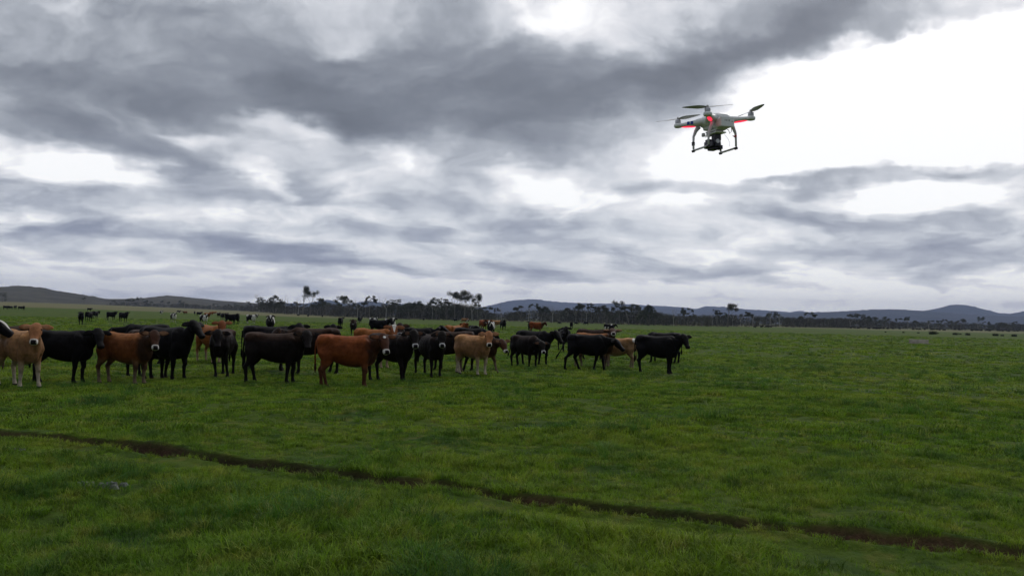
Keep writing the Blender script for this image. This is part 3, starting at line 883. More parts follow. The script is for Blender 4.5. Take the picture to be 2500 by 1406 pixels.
COATS = {
 'black': dict(body=(.0055, .005, .0058), head=(.005, .0045, .005), leg=(.005, .0045, .005), belly=(.005, .005, .005), ring=None, ear=(.010, .008, .008)),
 'sealback': dict(body=(.009, .0065, .006), head=(.008, .006, .006), leg=(.008, .007, .007), belly=(.009, .008, .008), ring=None, ear=(.05, .03, .02), top=(.040, .021, .013)),
 'blackring': dict(body=(.007, .0055, .0055), head=(.009, .007, .006), leg=(.009, .007, .007), belly=(.010, .008, .008), ring=(.50, .50, .50), ear=(.09, .045, .028), top=(.024, .014, .011)),
 'darkbrown': dict(body=(.013, .008, .0065), head=(.022, .012, .009), leg=(.010, .008, .007), belly=(.012, .009, .008), ring=(.30, .30, .31), ear=(.07, .035, .02), top=(.035, .018, .011)),
 'red': dict(body=(.140, .038, .012), head=(.055, .022, .012), leg=(.075, .030, .016), belly=(.13, .045, .018), ring=(.52, .50, .47), ear=(.15, .06, .03), top=(.23, .062, .018), neck=(.045, .018, .010)),
 'brown': dict(body=(.125, .042, .015), head=(.050, .021, .012), leg=(.06, .032, .020), belly=(.13, .075, .035), ring=(.55, .53, .50), ear=(.17, .09, .05), top=(.24, .09, .026), neck=(.035, .017, .010), lowleg=(.16, .12, .08)),
 'orange': dict(body=(.18, .060, .017), head=(.17, .055, .020), leg=(.22, .10, .045), belly=(.22, .09, .035), ring=(.5, .47, .42), ear=(.22, .09, .04), top=(.28, .10, .028), lowleg=(.32, .24, .16)),
 'fawn': dict(body=(.21, .110, .052), head=(.31, .135, .060), leg=(.30, .24, .16), belly=(.28, .21, .13), ring=(.62, .58, .52), ear=(.34, .17, .09), top=(.40, .205, .085), lowleg=(.42, .36, .28)),
 'tan': dict(body=(.22, .13, .065), head=(.30, .17, .09), leg=(.30, .20, .12), belly=(.32, .22, .13), ring=(.5, .48, .44), ear=(.3, .18, .1), top=(.38, .20, .09), lowleg=(.25, .2, .14), patch=(.6, .58, .54), patchamt=.30),
 'holstein': dict(body=(.009, .008, .009), head=(.009, .008, .010), leg=(.03, .028, .028), belly=(.02, .018, .018), ring=None, ear=(.02, .018, .018), patch=(.60, .58, .54), patchamt=.30, blaze=True, lowleg=(.5, .48, .45)),
}

def C_LIGHT(c): return c in ('fawn', 'brown', 'orange', 'tan', 'red')
def cow_mesh(look=0, pitch=52, neckyaw=None, neck_el=38, legs=(0, 0, 0, 0), coat='black', voxel=.016, tail=0.0, fat=1.0, seed=0, blaze=None, neck_len=.40, legs_w=None):
    """local frame: +X forward, Z up, about 1.25 m at the withers; look = head yaw relative to the body (left +)"""
    mb = MB(); X, Y, Z = Vector((1, 0, 0)), Vector((0, 1, 0)), Vector((0, 0, 1))
    rs = np.random.default_rng(seed + 500)
    # trunk: x, top, bottom, half width, exponent
    XS = .875
    T = [(-.810, 1.17, .94, .060, 2.2), (-.795, 1.215, .82, .130, 2.4), (-.73, 1.240, .75, .185, 2.7), (-.62, 1.250, .70, .215, 2.9), (-.50, 1.258, .67, .240, 2.9), (-.40, 1.248, .62, .243, 2.5),
         (-.28, 1.228, .565, .260, 2.2), (-.12, 1.220, .520, .288, 2.0), (.06, 1.220, .490, .295, 2.0), (.22, 1.226, .480, .280, 2.0), (.36, 1.240, .485, .250, 2.1), (.47, 1.255, .500, .218, 2.1), (.56, 1.245, .52, .195, 2.0),
         (.66, 1.205, .55, .165, 2.0), (.745, 1.13, .61, .122, 2), (.80, 1.02, .72, .06, 2)]
    T = [(t_[0] * XS,) + t_[1:] for t_ in T]
    rings = []
    for x, tp, bt, hw, ex in T:
        c = bt + (tp - bt) * .52; rings.append((Vector((x, 0, c)), Y, Z, hw * fat, tp - c, (c - bt) * (1 + (fat - 1) * .5), ex))
    loft(mb, rings, 20)
    for s in (-1, 1):    # hook bones, pin bones and shoulder blades
        loft(mb, [(Vector((x_ * XS, s * y_, z_)), Y, X, a_, b_, b_, 2) for x_, y_, z_, a_, b_ in ((.44, .10, 1.20, .03, .04), (.46, .145, 1.12, .055, .09), (.50, .165, .98, .068, .12), (.57, .155, .84, .070, .115), (.60, .14, .74, .05, .08))], 10)
    # neck
    ny = R(neckyaw if neckyaw is not None else look * .60)
    el = R(neck_el)
    base = Vector((.465, 0, .975)); L = neck_len
    d0 = Vector((1, 0, .25)).normalized(); d1 = Vector((math.cos(ny) * math.cos(el), math.sin(ny) * math.cos(el), math.sin(el)))
    poll = base + d1 * L + Vector((.10, 0, .02))
    pts = []
    for i in range(6):
        t = i / 5
        p = base * (1 - t) ** 2 + (base + d0 * L * .5) * (2 * t * (1 - t)) + poll * t * t
        pts.append(p)
    nr = [(.150, .225, .34), (.138, .195, .300), (.125, .165, .245), (.112, .140, .195), (.100, .120, .150), (.090, .098, .115)]
    rr = []
    for i, p in enumerate(pts):
        tdir = (pts[min(i + 1, 5)] - pts[max(i - 1, 0)]).normalized()
        a = Z.cross(tdir).normalized(); b = tdir.cross(a).normalized()
        if b.z < 0: b = -b
        rr.append((p, a, b, nr[i][0] * fat, nr[i][1], nr[i][2], 2))
    loft(mb, rr, 16)
    # head
    hy = R(look); hp = R(pitch)
    fa = Vector((math.cos(hy) * math.cos(hp), math.sin(hy) * math.cos(hp), -math.sin(hp)))     # poll -> muzzle
    lb = Vector((-math.sin(hy), math.cos(hy), 0)); uc = fa.cross(lb).normalized()
    if uc.dot(Vector((math.cos(hy), math.sin(hy), 1))) < 0: uc = -uc
    o = poll + uc * .03 - fa * .02
    H = [(-.075, .050, .045, .05, 0), (-.045, .085, .070, .080, 0), (.02, .112, .086, .110, 0), (.09, .124, .088, .135, 0), (.155, .128, .080, .140, 0), (.22, .108, .068, .126, 0), (.29, .084, .056, .100, -.004),
         (.36, .074, .052, .080, -.006), (.42, .082, .056, .076, -.008), (.455, .082, .056, .072, -.010), (.482, .068, .046, .056, -.012)]
    loft(mb, [(o + fa * t + uc * of, lb, uc, w, u_, d_, 2.3) for t, w, u_, d_, of in H], 16)
    ears = []
    for s in (-1, 1):
        e0 = o + fa * .01 + lb * (s * .090) + uc * .005
        ed = (lb * s + Vector((0, 0, (-.04 if C_LIGHT(coat) else -.18) + .20 * rs.random())) - uc * .12 + fa * .05).normalized()
        fl = (fa * .35 + uc * .9).normalized()
        upv = ed.cross(fl).normalized()
        loft(mb, [(e0 + ed * t, upv, fl, w, th, th, 2) for t, w, th in ((-.03, .034, .026), (.03, .046, .022), (.08, .072, .019), (.14, .076, .018), (.20, .054, .017), (.245, .022, .014))], 10)
        ears.append((e0, ed, upv, fl))
        loft(mb, [(o + fa * .125 + lb * (s * (.112)) + uc * .038 + lb * (s * q), fa, uc, r, r, r, 2) for q, r in ((-.02, .012), (0, .026), (.012, .020), (.02, .008))], 8)
    # legs (foot displacement in x, sideways splay)
    lw = legs_w or (0, 0, 0, 0)
    for i, (s, dx) in enumerate(zip((1, -1, 1, -1), legs)):
        f = dx; sw = lw[i] * s; lift = .05 if abs(dx) > .28 else 0
        if i < 2:
            P = [(.47, s * .13, .92), (.47 + .02 * f, s * .155, .74), (.44 + .30 * f, s * .150, .60), (.455 + .62 * f + (.03 if f > 0 else 0), s * (.135 + sw * .4), .375), (.45 + .72 * f, s * (.13 + sw * .5), .34), (.445 + .92 * f, s * (.125 + sw * .85), .17), (.445 + .98 * f, s * (.125 + sw), .105 + lift * .3), (.47 + 1.02 * f, s * (.125 + sw), .04), (.485 + 1.02 * f, s * (.125 + sw), .004)]
            rd = [(.085, .15), (.075, .12), (.060, .080), (.044, .050), (.040, .046), (.028, .034), (.036, .041), (.042, .050), (.047, .058)]
        else:
            P = [(-.56, s * .12, 1.0), (-.55 + .05 * f, s * .145, .82), (-.53 + .25 * f, s * .150, .65), (-.60 + .45 * f, s * .145, .52), (-.695 + .62 * f, s * (.138 + sw * .3), .425), (-.68 + .72 * f, s * (.135 + sw * .4), .36), (-.645 + .90 * f, s * (.13 + sw * .8), .17), (-.64 + .96 * f, s * (.13 + sw), .105 + lift * .3), (-.61 + 1.0 * f, s * (.13 + sw), .04), (-.595 + 1.0 * f, s * (.13 + sw), .004)]
            rd = [(.09, .19), (.105, .20), (.085, .150), (.058, .088), (.042, .058), (.037, .048), (.029, .034), (.036, .041), (.042, .050), (.046, .056)]
        # tube with elliptical section: wide along the body, slim across
        rg = []
        for (p, r) in zip(P, rd):
            kk = 1.12 if p[2] < .45 else 1.08
            rg.append((Vector((p[0] * XS, p[1], p[2])), Y, -X, r[0] * kk, r[1] * kk, r[1] * kk, 2))
        loft(mb, rg[::-1], 12)
    # tail
    tl = [(-.785, 0, 1.17), (-.835, 0, 1.10), (-.855 - tail * .1, tail * .02, .95), (-.86 - tail * .3, tail * .05, .78), (-.855 - tail * .5, tail * .1, .62), (-.85 - tail * .75, tail * .1, .46), (-.85 - tail * .85, tail * .1, .34)]
    tl = [(q[0] * XS, q[1], q[2]) for q in tl]
    mb.tube(tl, [.032, .028, .022, .019, .019, .036, .014], 8)
    me0 = mb.mesh('cow')
    ob = bpy.data.objects.new('tmp', me0); col.objects.link(ob)
    md = ob.modifiers.new('r', 'REMESH'); md.mode = 'VOXEL'; md.voxel_size = voxel; md.use_smooth_shade = True
    sm = ob.modifiers.new('s', 'SMOOTH'); sm.factor = .5; sm.iterations = 3 if voxel < .02 else 2
    dg = bpy.context.evaluated_depsgraph_get()
    me = bpy.data.meshes.new_from_object(ob.evaluated_get(dg))
    bpy.data.objects.remove(ob); bpy.data.meshes.remove(me0)
    me.name = 'cow'
    # bone and muscle relief pushed along the surface normals
    n = len(me.vertices); co = np.empty(n * 3); me.vertices.foreach_get('co', co); co = co.reshape(-1, 3)
    no = np.empty(n * 3); me.vertex_normals.foreach_get('vector', no); no = no.reshape(-1, 3)
    off = np.zeros(n); ay = np.abs(co[:, 1])
    for (x_, y_, z_, rx_, rz_, a_) in ((-.42, .215, 1.17, .075, .07, .034), (-.66, .11, 1.13, .055, .06, .024), (-.28, .25, 1.09, .10, .09, -.034), (-.54, .22, .98, .11, .10, -.016), (-.46, .21, .78, .10, .13, .022),
                                       (.40, .19, 1.03, .07, .16, .020), (.27, .25, .92, .05, .20, -.016), (.50, .16, .80, .09, .10, .022), (.52, .0, .60, .10, .08, .020), (-.30, .24, .66, .09, .07, -.022)):
        off += a_ * np.exp(-((co[:, 0] - x_) / rx_) ** 2 - ((co[:, 2] - z_) / rz_) ** 2) * (1 if y_ == 0 else sstep(ay, y_ * .4, y_ * .9))
    off += .010 * np.exp(-(co[:, 1] / .03) ** 2) * (co[:, 2] > 1.12) * (co[:, 0] < .5)
    off += .0045 * np.sin(co[:, 0] * 62 + co[:, 2] * 9) * np.exp(-((co[:, 0] - .05) / .20) ** 2) * sstep(co[:, 2], .62, .75) * (1 - sstep(co[:, 2], 1.02, 1.15)) * sstep(ay, .1, .2)
    off += .012 * fbm(co[:, 0] * 6 + seed, co[:, 2] * 6 + co[:, 1] * 3, 2, seed + 70) * (co[:, 2] > .55)
    co = co + no * off[:, None]
    me.vertices.foreach_set('co', co.ravel().astype(np.float32)); me.update()
    # coat per vertex
    C = COATS[coat]
    def A(k, d='body'): return np.array(C.get(k) or C[d])
    colr = np.tile(A('body'), (n, 1)).astype(float)
    def blend(mask, c):
        nonlocal colr
        m_ = np.clip(mask, 0, 1)[:, None]; colr = colr * (1 - m_) + np.array(c) * m_
    nz = fbm(co[:, 0] * 5 + seed, co[:, 2] * 5 + co[:, 1] * 4, 3, seed + 1)
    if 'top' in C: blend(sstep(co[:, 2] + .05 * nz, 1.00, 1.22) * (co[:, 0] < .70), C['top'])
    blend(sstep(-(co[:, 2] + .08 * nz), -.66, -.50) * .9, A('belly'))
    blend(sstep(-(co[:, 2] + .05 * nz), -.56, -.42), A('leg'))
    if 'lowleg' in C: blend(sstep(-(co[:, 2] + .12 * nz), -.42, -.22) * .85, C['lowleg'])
    rel = co - np.array(base)
    if 'neck' in C: blend(sstep(co[:, 0] + .10 * nz, .40, .53) * sstep(co[:, 2], .50, .62), C['neck'])
    if C.get('patch'):
        pn = fbm(co[:, 0] * 2.1 + seed * 3.3, co[:, 2] * 2.0 + co[:, 1] * 1.7 + seed, 2, seed + 20)
        blend(sstep(pn, C['patchamt'] - .03, C['patchamt'] + .02) * (co[:, 2] > .45), C['patch'])
    hrel = co - np.array(o); ht = hrel @ np.array(fa); hl = hrel @ np.array(lb); hu = hrel @ np.array(uc)
    inhead = (ht > -.10) & (ht < .54) & (np.abs(hl) < .16) & (np.abs(hu) < .16)
    blend(inhead * sstep(ht, -.10, .0), A('head'))
    if C['ring'] is not None:
        blend(inhead * sstep(ht, .375, .40), C['ring'])
    nosem = inhead * sstep(ht + (hu > 0) * .030, .440, .452) * (1 - sstep(np.abs(hl), .050, .060)) * sstep(hu, -.045, -.035); blend(nosem, (.012, .010, .011))
    if blaze or C.get('blaze'):
        bz = blaze or 1.0
        if bz == 'spot': blend(inhead * (np.hypot(ht - .07, hl) < .035) * (hu > 0), (.6, .58, .55))
        else: blend(inhead * (hu > -.01) * sstep(.075 - np.abs(hl) - np.clip(ht, 0, .5) * .22, 0, .015) * (ht < .30) * (ht > -.05), (.60, .58, .53))
    for s in (-1, 1):
        e = np.array(o + fa * .125 + lb * (s * .127) + uc * .038)
        dd = np.linalg.norm(co - e, axis=1); blend(1 - sstep(dd, .026, .036), (.006, .005, .005))
        e0, ed, upv, fl = ears[0 if s < 0 else 1]
        er = co - np.array(e0); et = er @ np.array(ed); ef = er @ np.array(fl)
        isear = (et > .03) & (et < .29) & (np.abs(er @ np.array(upv)) < .075) & (np.abs(ef) < .04)
        blend(isear * 1.0, A('head')); blend(isear * (ef > .002) * (np.abs(er @ np.array(upv)) < .045) * .9, A('ear'))
    blend(co[:, 2] < .045, (.02, .016, .014))
    blend((co[:, 0] < -.70) & (co[:, 2] < .56) & (np.abs(co[:, 1]) < .08 + abs(tail) * .15), tuple(np.array(C['leg']) * .5))
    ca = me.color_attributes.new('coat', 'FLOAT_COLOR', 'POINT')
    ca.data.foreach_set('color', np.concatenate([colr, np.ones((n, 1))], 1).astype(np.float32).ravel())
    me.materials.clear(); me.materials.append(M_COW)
    return me

def cow(px, py, yaw, size, label, group=None, **kw):
    """px,py = ground point below the body centre; yaw: 0 faces right in the photo, -90 faces the camera"""
    p = ground_hit(px, py)
    D = p.length
    az = math.degrees(math.atan2(p.x, p.y))
    me = None
    if kw.get('coat') is not None and 'face' in kw:
        # face = screen-relative direction of the head (-90 = at the camera)
        pass
    rb = np.random.default_rng(kw.get('seed', 0) + 900)
    kw.setdefault('fat', float(.88 + .13 * rb.random()))
    if 'legs' not in kw: kw['legs'] = tuple((rb.random(4) - .5) * .26)
    if kw.get('pitch', 52) > 45: kw['pitch'] = kw.get('pitch', 52) * .84
    me = cow_mesh(**kw)
    ob = link('cow', me)
    ob.location = p; ob.rotation_euler = (0, 0, R(yaw - az)); ob.scale = (size,) * 3
    tag(ob, label, 'cow', group)
    return ob
HERD = 'cattle standing together in the near group'
FACE = lambda yaw, target=-90: target - yaw     # head yaw relative to the body so that the head points along target
def near_cows():
    c = cow
    # px, py(foot mean), yaw, size
    c(-134, 952, 8, 1.04, 'black and white cow with white forehead cut off by the left edge', HERD, look=-40, pitch=46, neck_el=42, coat='holstein', seed=1, neck_len=.46)
    c(20, 893, -150, 1.0, 'dark cow mostly hidden behind the fawn cow at the left edge', HERD, look=30, pitch=30, neck_el=24, coat='darkbrown', seed=2)
    c(46, 950, -64, 1.0, 'fawn cow in front at the far left, facing the camera', HERD, look=FACE(-58, -92), pitch=56, neck_el=52, coat='fawn', legs=(.10, -.12, .05, -.12), legs_w=(.05, .0, .02, .0), seed=3, fat=.86)
    c(150, 937, -25, 1.0, 'black cow with lowered ears between the fawn cow and the brown cow', HERD, look=FACE(-25, -76), pitch=60, neck_el=32, coat='black', legs=(.03, -.08, -.16, .12), seed=4)
    c(304, 938, -36, .99, 'brown cow with pale inner ears and white muzzle, third big cow from the left', HERD, look=FACE(-36, -84), pitch=58, neck_el=34, coat='brown', legs=(.04, -.04, .03, -.06), seed=5)
    c(372, 919, -38, 1.02, 'dark brown cow with its face just behind the brown cow', HERD, look=FACE(-38, -78), pitch=56, neck_el=36, coat='darkbrown', seed=6)
    c(402, 926, -44, 1.10, 'big black cow with raised head looking right, behind the brown cow', HERD, look=FACE(-44, -52), pitch=50, neck_el=54, coat='black', legs=(.08, -.06, 0, .05), seed=7)
    c(352, 893, 170, 1.0, 'black cow showing only its back behind the brown cow', HERD, look=0, pitch=60, neck_el=5, coat='black', seed=8)
    c(513, 889, -62, 1.02, 'orange brown cow standing behind the front-facing black cow', HERD, look=FACE(-62, -88), pitch=52, neck_el=52, coat='orange', seed=9)
    c(543, 918, -103, 1.05, 'black cow with brown rump facing the camera head on', HERD, look=FACE(-110, -94), pitch=62, neck_el=24, coat='sealback', legs=(-.06, .08, 0, .04), legs_w=(.08, .06, .02, .02), seed=10)
    c(668, 938, -10, 1.02, 'large black cow with broad brown tinged back, left of the red cow', HERD, look=FACE(-8, -84), pitch=58, neck_el=34, coat='sealback', legs=(.05, -.08, .08, -.10), seed=11)
    c(656, 909, -2, 1.06, 'black cow directly behind the large black cow, back and ears showing', HERD, look=FACE(-2, -75), pitch=56, neck_el=38, coat='black', seed=12)
    c(762, 916, 190, 1.06, 'dark brown cow between the large black cow and the red cow', HERD, look=20, pitch=55, neck_el=20, coat='darkbrown', legs=(0, .1, -.1, .05), seed=13)
    c(846, 948, -4, 1.02, 'red cow with white forehead spot in the middle of the front row', HERD, look=FACE(-4, -72), pitch=62, neck_el=30, coat='red', legs=(.0, .04, -.06, .10), seed=14, blaze='spot')
    c(811, 884, -90, 1.05, 'black cow head on behind the back of the red cow', HERD, look=0, pitch=50, neck_el=32, coat='black', seed=15)
    c(953, 932, -40, 1.02, 'black cow with pale muzzle ring right of the red cow', HERD, look=FACE(-40, -80), pitch=60, neck_el=44, coat='blackring', legs=(-.06, .10, .0, -.05), seed=16)
    c(912, 900, -32, 1.05, 'brown cow with white marked face peering over the red cow', HERD, look=FACE(-32, -88), pitch=50, neck_el=46, coat='orange', seed=17, blaze=True)
    c(965, 889, -80, 1.08, 'dark brown cow facing the camera behind the two black cows', HERD, look=FACE(-80, -90), pitch=44, neck_el=40, coat='darkbrown', seed=18)
    c(1048, 923, -62, .98, 'dark brown headed black cow right of centre facing the camera', HERD, look=FACE(-62, -88), pitch=58, neck_el=40, coat='blackring', legs=(.02, -.04, .02, -.08), seed=19)
    c(1022, 876, -10, 1.05, 'black cow looking right behind the pale muzzled black cow', HERD, look=-10, pitch=30, neck_el=40, coat='black', seed=20)
    c(1100, 905, 175, 1.05, 'dark cow with white lower hind legs behind the walking fawn cow', HERD, look=20, pitch=60, neck_el=-5, coat='darkbrown', legs=(.1, -.1, .15, -.12), seed=21)
    c(1152, 919, -46, .96, 'walking fawn cow facing the camera in the middle of the herd', HERD, look=FACE(-46, -86), pitch=60, neck_el=46, coat='fawn', legs=(.08, -.02, -.34, .14), seed=22)
    c(1164, 909, -24, .98, 'red cow with lowered head behind the walking fawn cow', HERD, look=FACE(-24, -62), pitch=56, neck_el=6, coat='brown', legs=(.30, -.05, -.10, .05), seed=23)
    c(1150, 872, -5, 1.05, 'black cow showing its back behind the red cow and the walking fawn cow', HERD, look=10, pitch=60, neck_el=0, coat='black', seed=24)
    c(1106, 862, 60, 1.08, 'orange brown cow turned away behind the dark cow', HERD, look=-20, pitch=50, neck_el=45, coat='orange', seed=25)
    c(1156, 856, 100, 1.05, 'black cow seen from behind, above the walking fawn cow', HERD, look=0, pitch=55, neck_el=20, coat='black', seed=26)
    c(1282, 897, -44, .95, 'black cow with lowered head and swinging tail, left one of the close pair', HERD, look=FACE(-44, -74), pitch=60, neck_el=-4, coat='blackring', legs=(.05, -.08, .02, -.04), seed=27, tail=.35)
    c(1302, 891, -34, 1.08, 'taller black cow right behind the black cow with lowered head', HERD, look=FACE(-34, -40), pitch=60, neck_el=28, coat='black', legs=(.08, -.08, .02, -.05), seed=28)
    c(1376, 860, -75, 1.02, 'black cow standing off behind the walking black cow', HERD, look=FACE(-75, -112), pitch=50, neck_el=40, coat='black', seed=29)
    c(1434, 906, -3, 1.0, 'walking black cow with long stride and lowered head', HERD, look=-28, pitch=44, neck_el=4, coat='black', legs=(.20, -.18, .28, -.26), seed=30, tail=.5)
    c(1450, 899, -22, 1.05, 'brown cow raising its head with brown ears wide behind the walking black cow', HERD, look=FACE(-22, -88), pitch=14, neck_el=58, coat='brown', seed=31)
    c(1508, 898, 172, .92, 'tan cow with white patches left of the right-most black cow', HERD, look=10, pitch=60, neck_el=-12, coat='tan', legs=(0, 0, -.08, .08), seed=32)
    c(1448, 880, -20, 1.08, 'dark brown cow looking over the back of the brown cow', HERD, look=FACE(-20, -80), pitch=52, neck_el=30, coat='darkbrown', seed=33)
    c(1604, 914, -8, 1.02, 'right-most black cow of the near group', HERD, look=FACE(-8, -58), pitch=62, neck_el=34, coat='black', legs=(.02, -.02, -.02, .02), seed=34)
    c(1618, 887, 182, 1.04, 'black cow standing behind the right-most black cow', HERD, look=0, pitch=62, neck_el=-30, coat='black', legs=(.1, -.1, .1, -.1), seed=35)
near_cows()

FAR = {}
FAR_POSES = {
 'side': dict(look=-8, pitch=55, neck_el=32, legs=(.06, -.06, .04, -.08)),
 'graze': dict(look=0, pitch=72, neck_el=-48, legs=(.1, -.08, .05, -.05), neck_len=.60),
 'cam': dict(look=-35, pitch=54, neck_el=40, legs=(.04, -.04, 0, .05)),
 'head_on': dict(look=0, pitch=54, neck_el=38, legs=(.05, -.05, 0, 0)),
 'walk': dict(look=0, pitch=50, neck_el=15, legs=(.2, -.18, .22, -.2)),
}
def far_cow(px, py, yaw, size, pose, coat, label, group):
    key = (pose, coat)
    if key not in FAR: FAR[key] = cow_mesh(coat=coat, voxel=.028, seed=len(FAR) + 60, **FAR_POSES[pose])
    p = ground_hit(px, py); az = math.degrees(math.atan2(p.x, p.y))
    ob = link('cow', FAR[key]); ob.location = p; ob.rotation_euler = (0, 0, R(yaw - az)); ob.scale = (size,) * 3
    tag(ob, label, 'cow', group); return ob
def far_cows():
    G = 'cattle scattered over the middle and far pasture'
    L = [
     (197,793,92,1.05,'head_on','black','black cow seen from behind above the black cow with lowered ears'),
     (217,786,62,1.05,'side','black','black cow at three-quarter rear, second of the trio on the left'),
     (232,779,60,1.05,'side','black','black cow furthest right of the trio on the left'),
     (218,760,0,1.0,'side','black','tiny dark cow far off above the trio on the left'),
     (271,782,-35,1.05,'cam','black','black cow standing alone right of the trio'),
     (301,787,-50,1.05,'cam','black','black cow with ears out, right one of the two lone cows on the left'),
     (14,756,-10,1.1,'side','black','distant black cow nearest the left edge'),
     (25,756,200,1.0,'graze','black','small distant black cow second from the left edge'),
     (37,755,-60,1.05,'cam','black','distant black cow third from the left edge'),
     (50,757,20,1.05,'side','black','distant black cow, left of the closing pair near the left edge'),
     (58,757,-80,1.1,'cam','black','distant black cow, right of the closing pair near the left edge'),
     (394,768,-60,1.05,'cam','holstein','small black and white cow above the raised black head'),
     (423,787,-70,1.05,'cam','holstein','black and white cow walking towards the camera left of the far cluster'),
     (436,765,0,1.0,'side','holstein','tiny white marked cow behind the far cluster'),
     (452,768,180,1.0,'side','brown','tiny brown cow left of the far cluster'),
     (475,769,-90,1.05,'head_on','darkbrown','dark cow at the left end of the far cluster'),
     (486,772,-20,1.1,'cam','black','black cow leading the far cluster'),
     (497,793,-60,1.05,'cam','holstein','black and white cow in front of the far cluster'),
     (506,778,-35,1.1,'cam','orange','red brown cow in the far cluster'),
     (516,770,10,1.05,'side','orange','orange cow at the back of the far cluster'),
     (524,768,190,1.05,'side','fawn','pale orange cow at the back of the far cluster'),
     (534,775,-60,1.05,'cam','darkbrown','dark brown cow left of the dark pair in the far cluster'),
     (543,781,-75,1.1,'cam','black','black cow in front of the dark pair in the far cluster'),
     (552,774,60,1.05,'side','darkbrown','dark brown cow at the right end of the far cluster'),
     (563,792,-20,1.15,'cam','black','black cow with lowered head right of the far cluster'),
     (570,792,160,1.1,'side','black','black cow overlapping the one with lowered head right of the far cluster'),
     (613,791,-30,1.1,'cam','holstein','black cow with white face and feet standing alone above the orange brown cow'),
     (659,820,-90,1.15,'head_on','holstein','black and white cow head on above the large black cow'),
     (661,800,88,1.12,'head_on','black','black cow rump just behind the head-on black and white cow'),
     (728,772,0,1.0,'side','black','tiny black cow at the woodland edge under the tall gum'),
     (752,774,-60,1.1,'cam','black','tiny black cow second along the woodland edge'),
     (787,775,-70,1.0,'cam','black','tiny black cow third along the woodland edge'),
     (831,800,80,1.05,'side','black','black cow walking away above the head behind the red cow'),
     (862,820,-92,1.0,'head_on','darkbrown','slim dark cow facing the camera in the open middle pasture'),
     (878,790,70,1.0,'side','black','small black cow behind the slim dark cow'),
     (911,795,-40,1.05,'cam','holstein','black and white cow with white head left of the big black cow'),
     (924,820,-10,1.1,'cam','black','big black cow with its head turned in the middle distance'),
     (951,820,-65,1.15,'cam','holstein','black and white cow facing the camera right of the big black cow'),
     (1034,783,-60,1.0,'cam','black','tiny black cow at the woodland edge behind the herd centre'),
     (1112,786,180,1.1,'side','black','distant black cow side on at the woodland edge'),
     (1133,789,-20,1.1,'side','fawn','distant pale cow at the mound by the woodland edge'),
     (1141,788,60,1.0,'side','holstein','distant white marked cow at the mound by the woodland edge'),
     (1179,808,-60,1.1,'cam','red','red cow standing in the middle distance behind the fawn cow'),
     (1186,800,0,1.05,'side','orange','orange cow close behind the red cow in the middle distance'),
     (1198,822,-100,1.1,'head_on','holstein','black and white cow head on above the walking fawn cow'),
     (1209,798,-30,1.0,'side','fawn','small pale orange cow behind the head-on black and white cow'),
     (1216,800,200,1.0,'walk','fawn','second small pale orange cow, right of the first'),
     (1228,807,-70,1.1,'cam','black','black cow facing the camera alone in the middle distance'),
     (1294,812,95,1.05,'head_on','darkbrown','dark brown cow seen from behind above the close pair'),
     (1309,816,12,1.08,'side','red','red cow with raised head above the close pair of black cows'),
     (1395,804,88,1.05,'head_on','black','lone small black cow far behind the walking black cow'),
     (1487,813,10,1.0,'side','holstein','small black and white cow left of the raised brown head'),
     (1365,792,0,1.0,'graze','black','tiny black cow grazing at the woodland edge, left'),
     (1406,793,0,1.0,'graze','black','tiny black cow grazing at the woodland edge, middle'),
     (1431,794,180,1.0,'graze','black','tiny black cow grazing at the woodland edge, right'),
     (1843,801,0,1.0,'side','darkbrown','tiny dark cow at the left of the white marked bunch by the right woodland'),
     (1859,801,-40,1.1,'cam','black','tiny black cow in the white marked bunch by the right woodland'),
     (1868,801,180,1.1,'side','holstein','tiny black and white cow in the bunch by the right woodland'),
     (1875,801,10,1.1,'side','black','tiny black cow right of the middle of the bunch by the woodland'),
     (1881,801,-20,1.1,'side','holstein','tiny mostly white cow at the right end of the bunch by the woodland'),
    ]
    for px, py, yaw, s, pose, coat, lab in L: far_cow(px, py, yaw, s, pose, coat, lab, G)
    rs = np.random.default_rng(5)
    xs = list(np.concatenate([np.array([2078, 2086, 2096]), 2118 + 62 * rs.random(13), 2190 + 100 * rs.random(8), 2290 + 60 * rs.random(6), 2372 + 50 * rs.random(10), 2425 + 75 * rs.random(10)]))
    NTH = ['first','second','third','fourth','fifth','sixth','seventh','eighth','ninth','tenth']
    anchor = [(2118, 'in the tiny bunch left of the dark cattle line'), (2190, 'in the first dense stretch of the dark cattle line'), (2288, 'in the stretch of the dark line above the largest rush clump'), (2368, 'in the stretch of the dark line below the right-hand peak'), (2424, 'in the dense stretch of the dark line below the peak slope'), (9999, 'in the last stretch of the dark line by the right edge')]
    cnt = {}
    for x in sorted(xs):
        D = band_D(x) * (.80 + .12 * rs.random()); p = place_dist(x, D)
        key = ('side', 'black') if rs.random() < .6 else ('graze', 'black')
        if key not in FAR: FAR[key] = cow_mesh(coat='black', voxel=.028, seed=3, **FAR_POSES[key[0]])
        ob = link('cow', FAR[key]); ob.location = p; ob.rotation_euler = (0, 0, R(rs.choice([0, 180]) + rs.normal() * 15)); ob.scale = (1.15,) * 3
        an = [a_ for lim, a_ in anchor if x < lim][0]; cnt[an] = cnt.get(an, 0) + 1; k_ = cnt[an]
        nth = NTH[k_ - 1] if k_ <= 10 else {11: 'eleventh', 12: 'twelfth', 13: 'thirteenth', 14: 'fourteenth'}[k_]
        tag(ob, nth + ' tiny black cow ' + an, 'cow', 'black cattle lined up along the far right woodland')
far_cows()

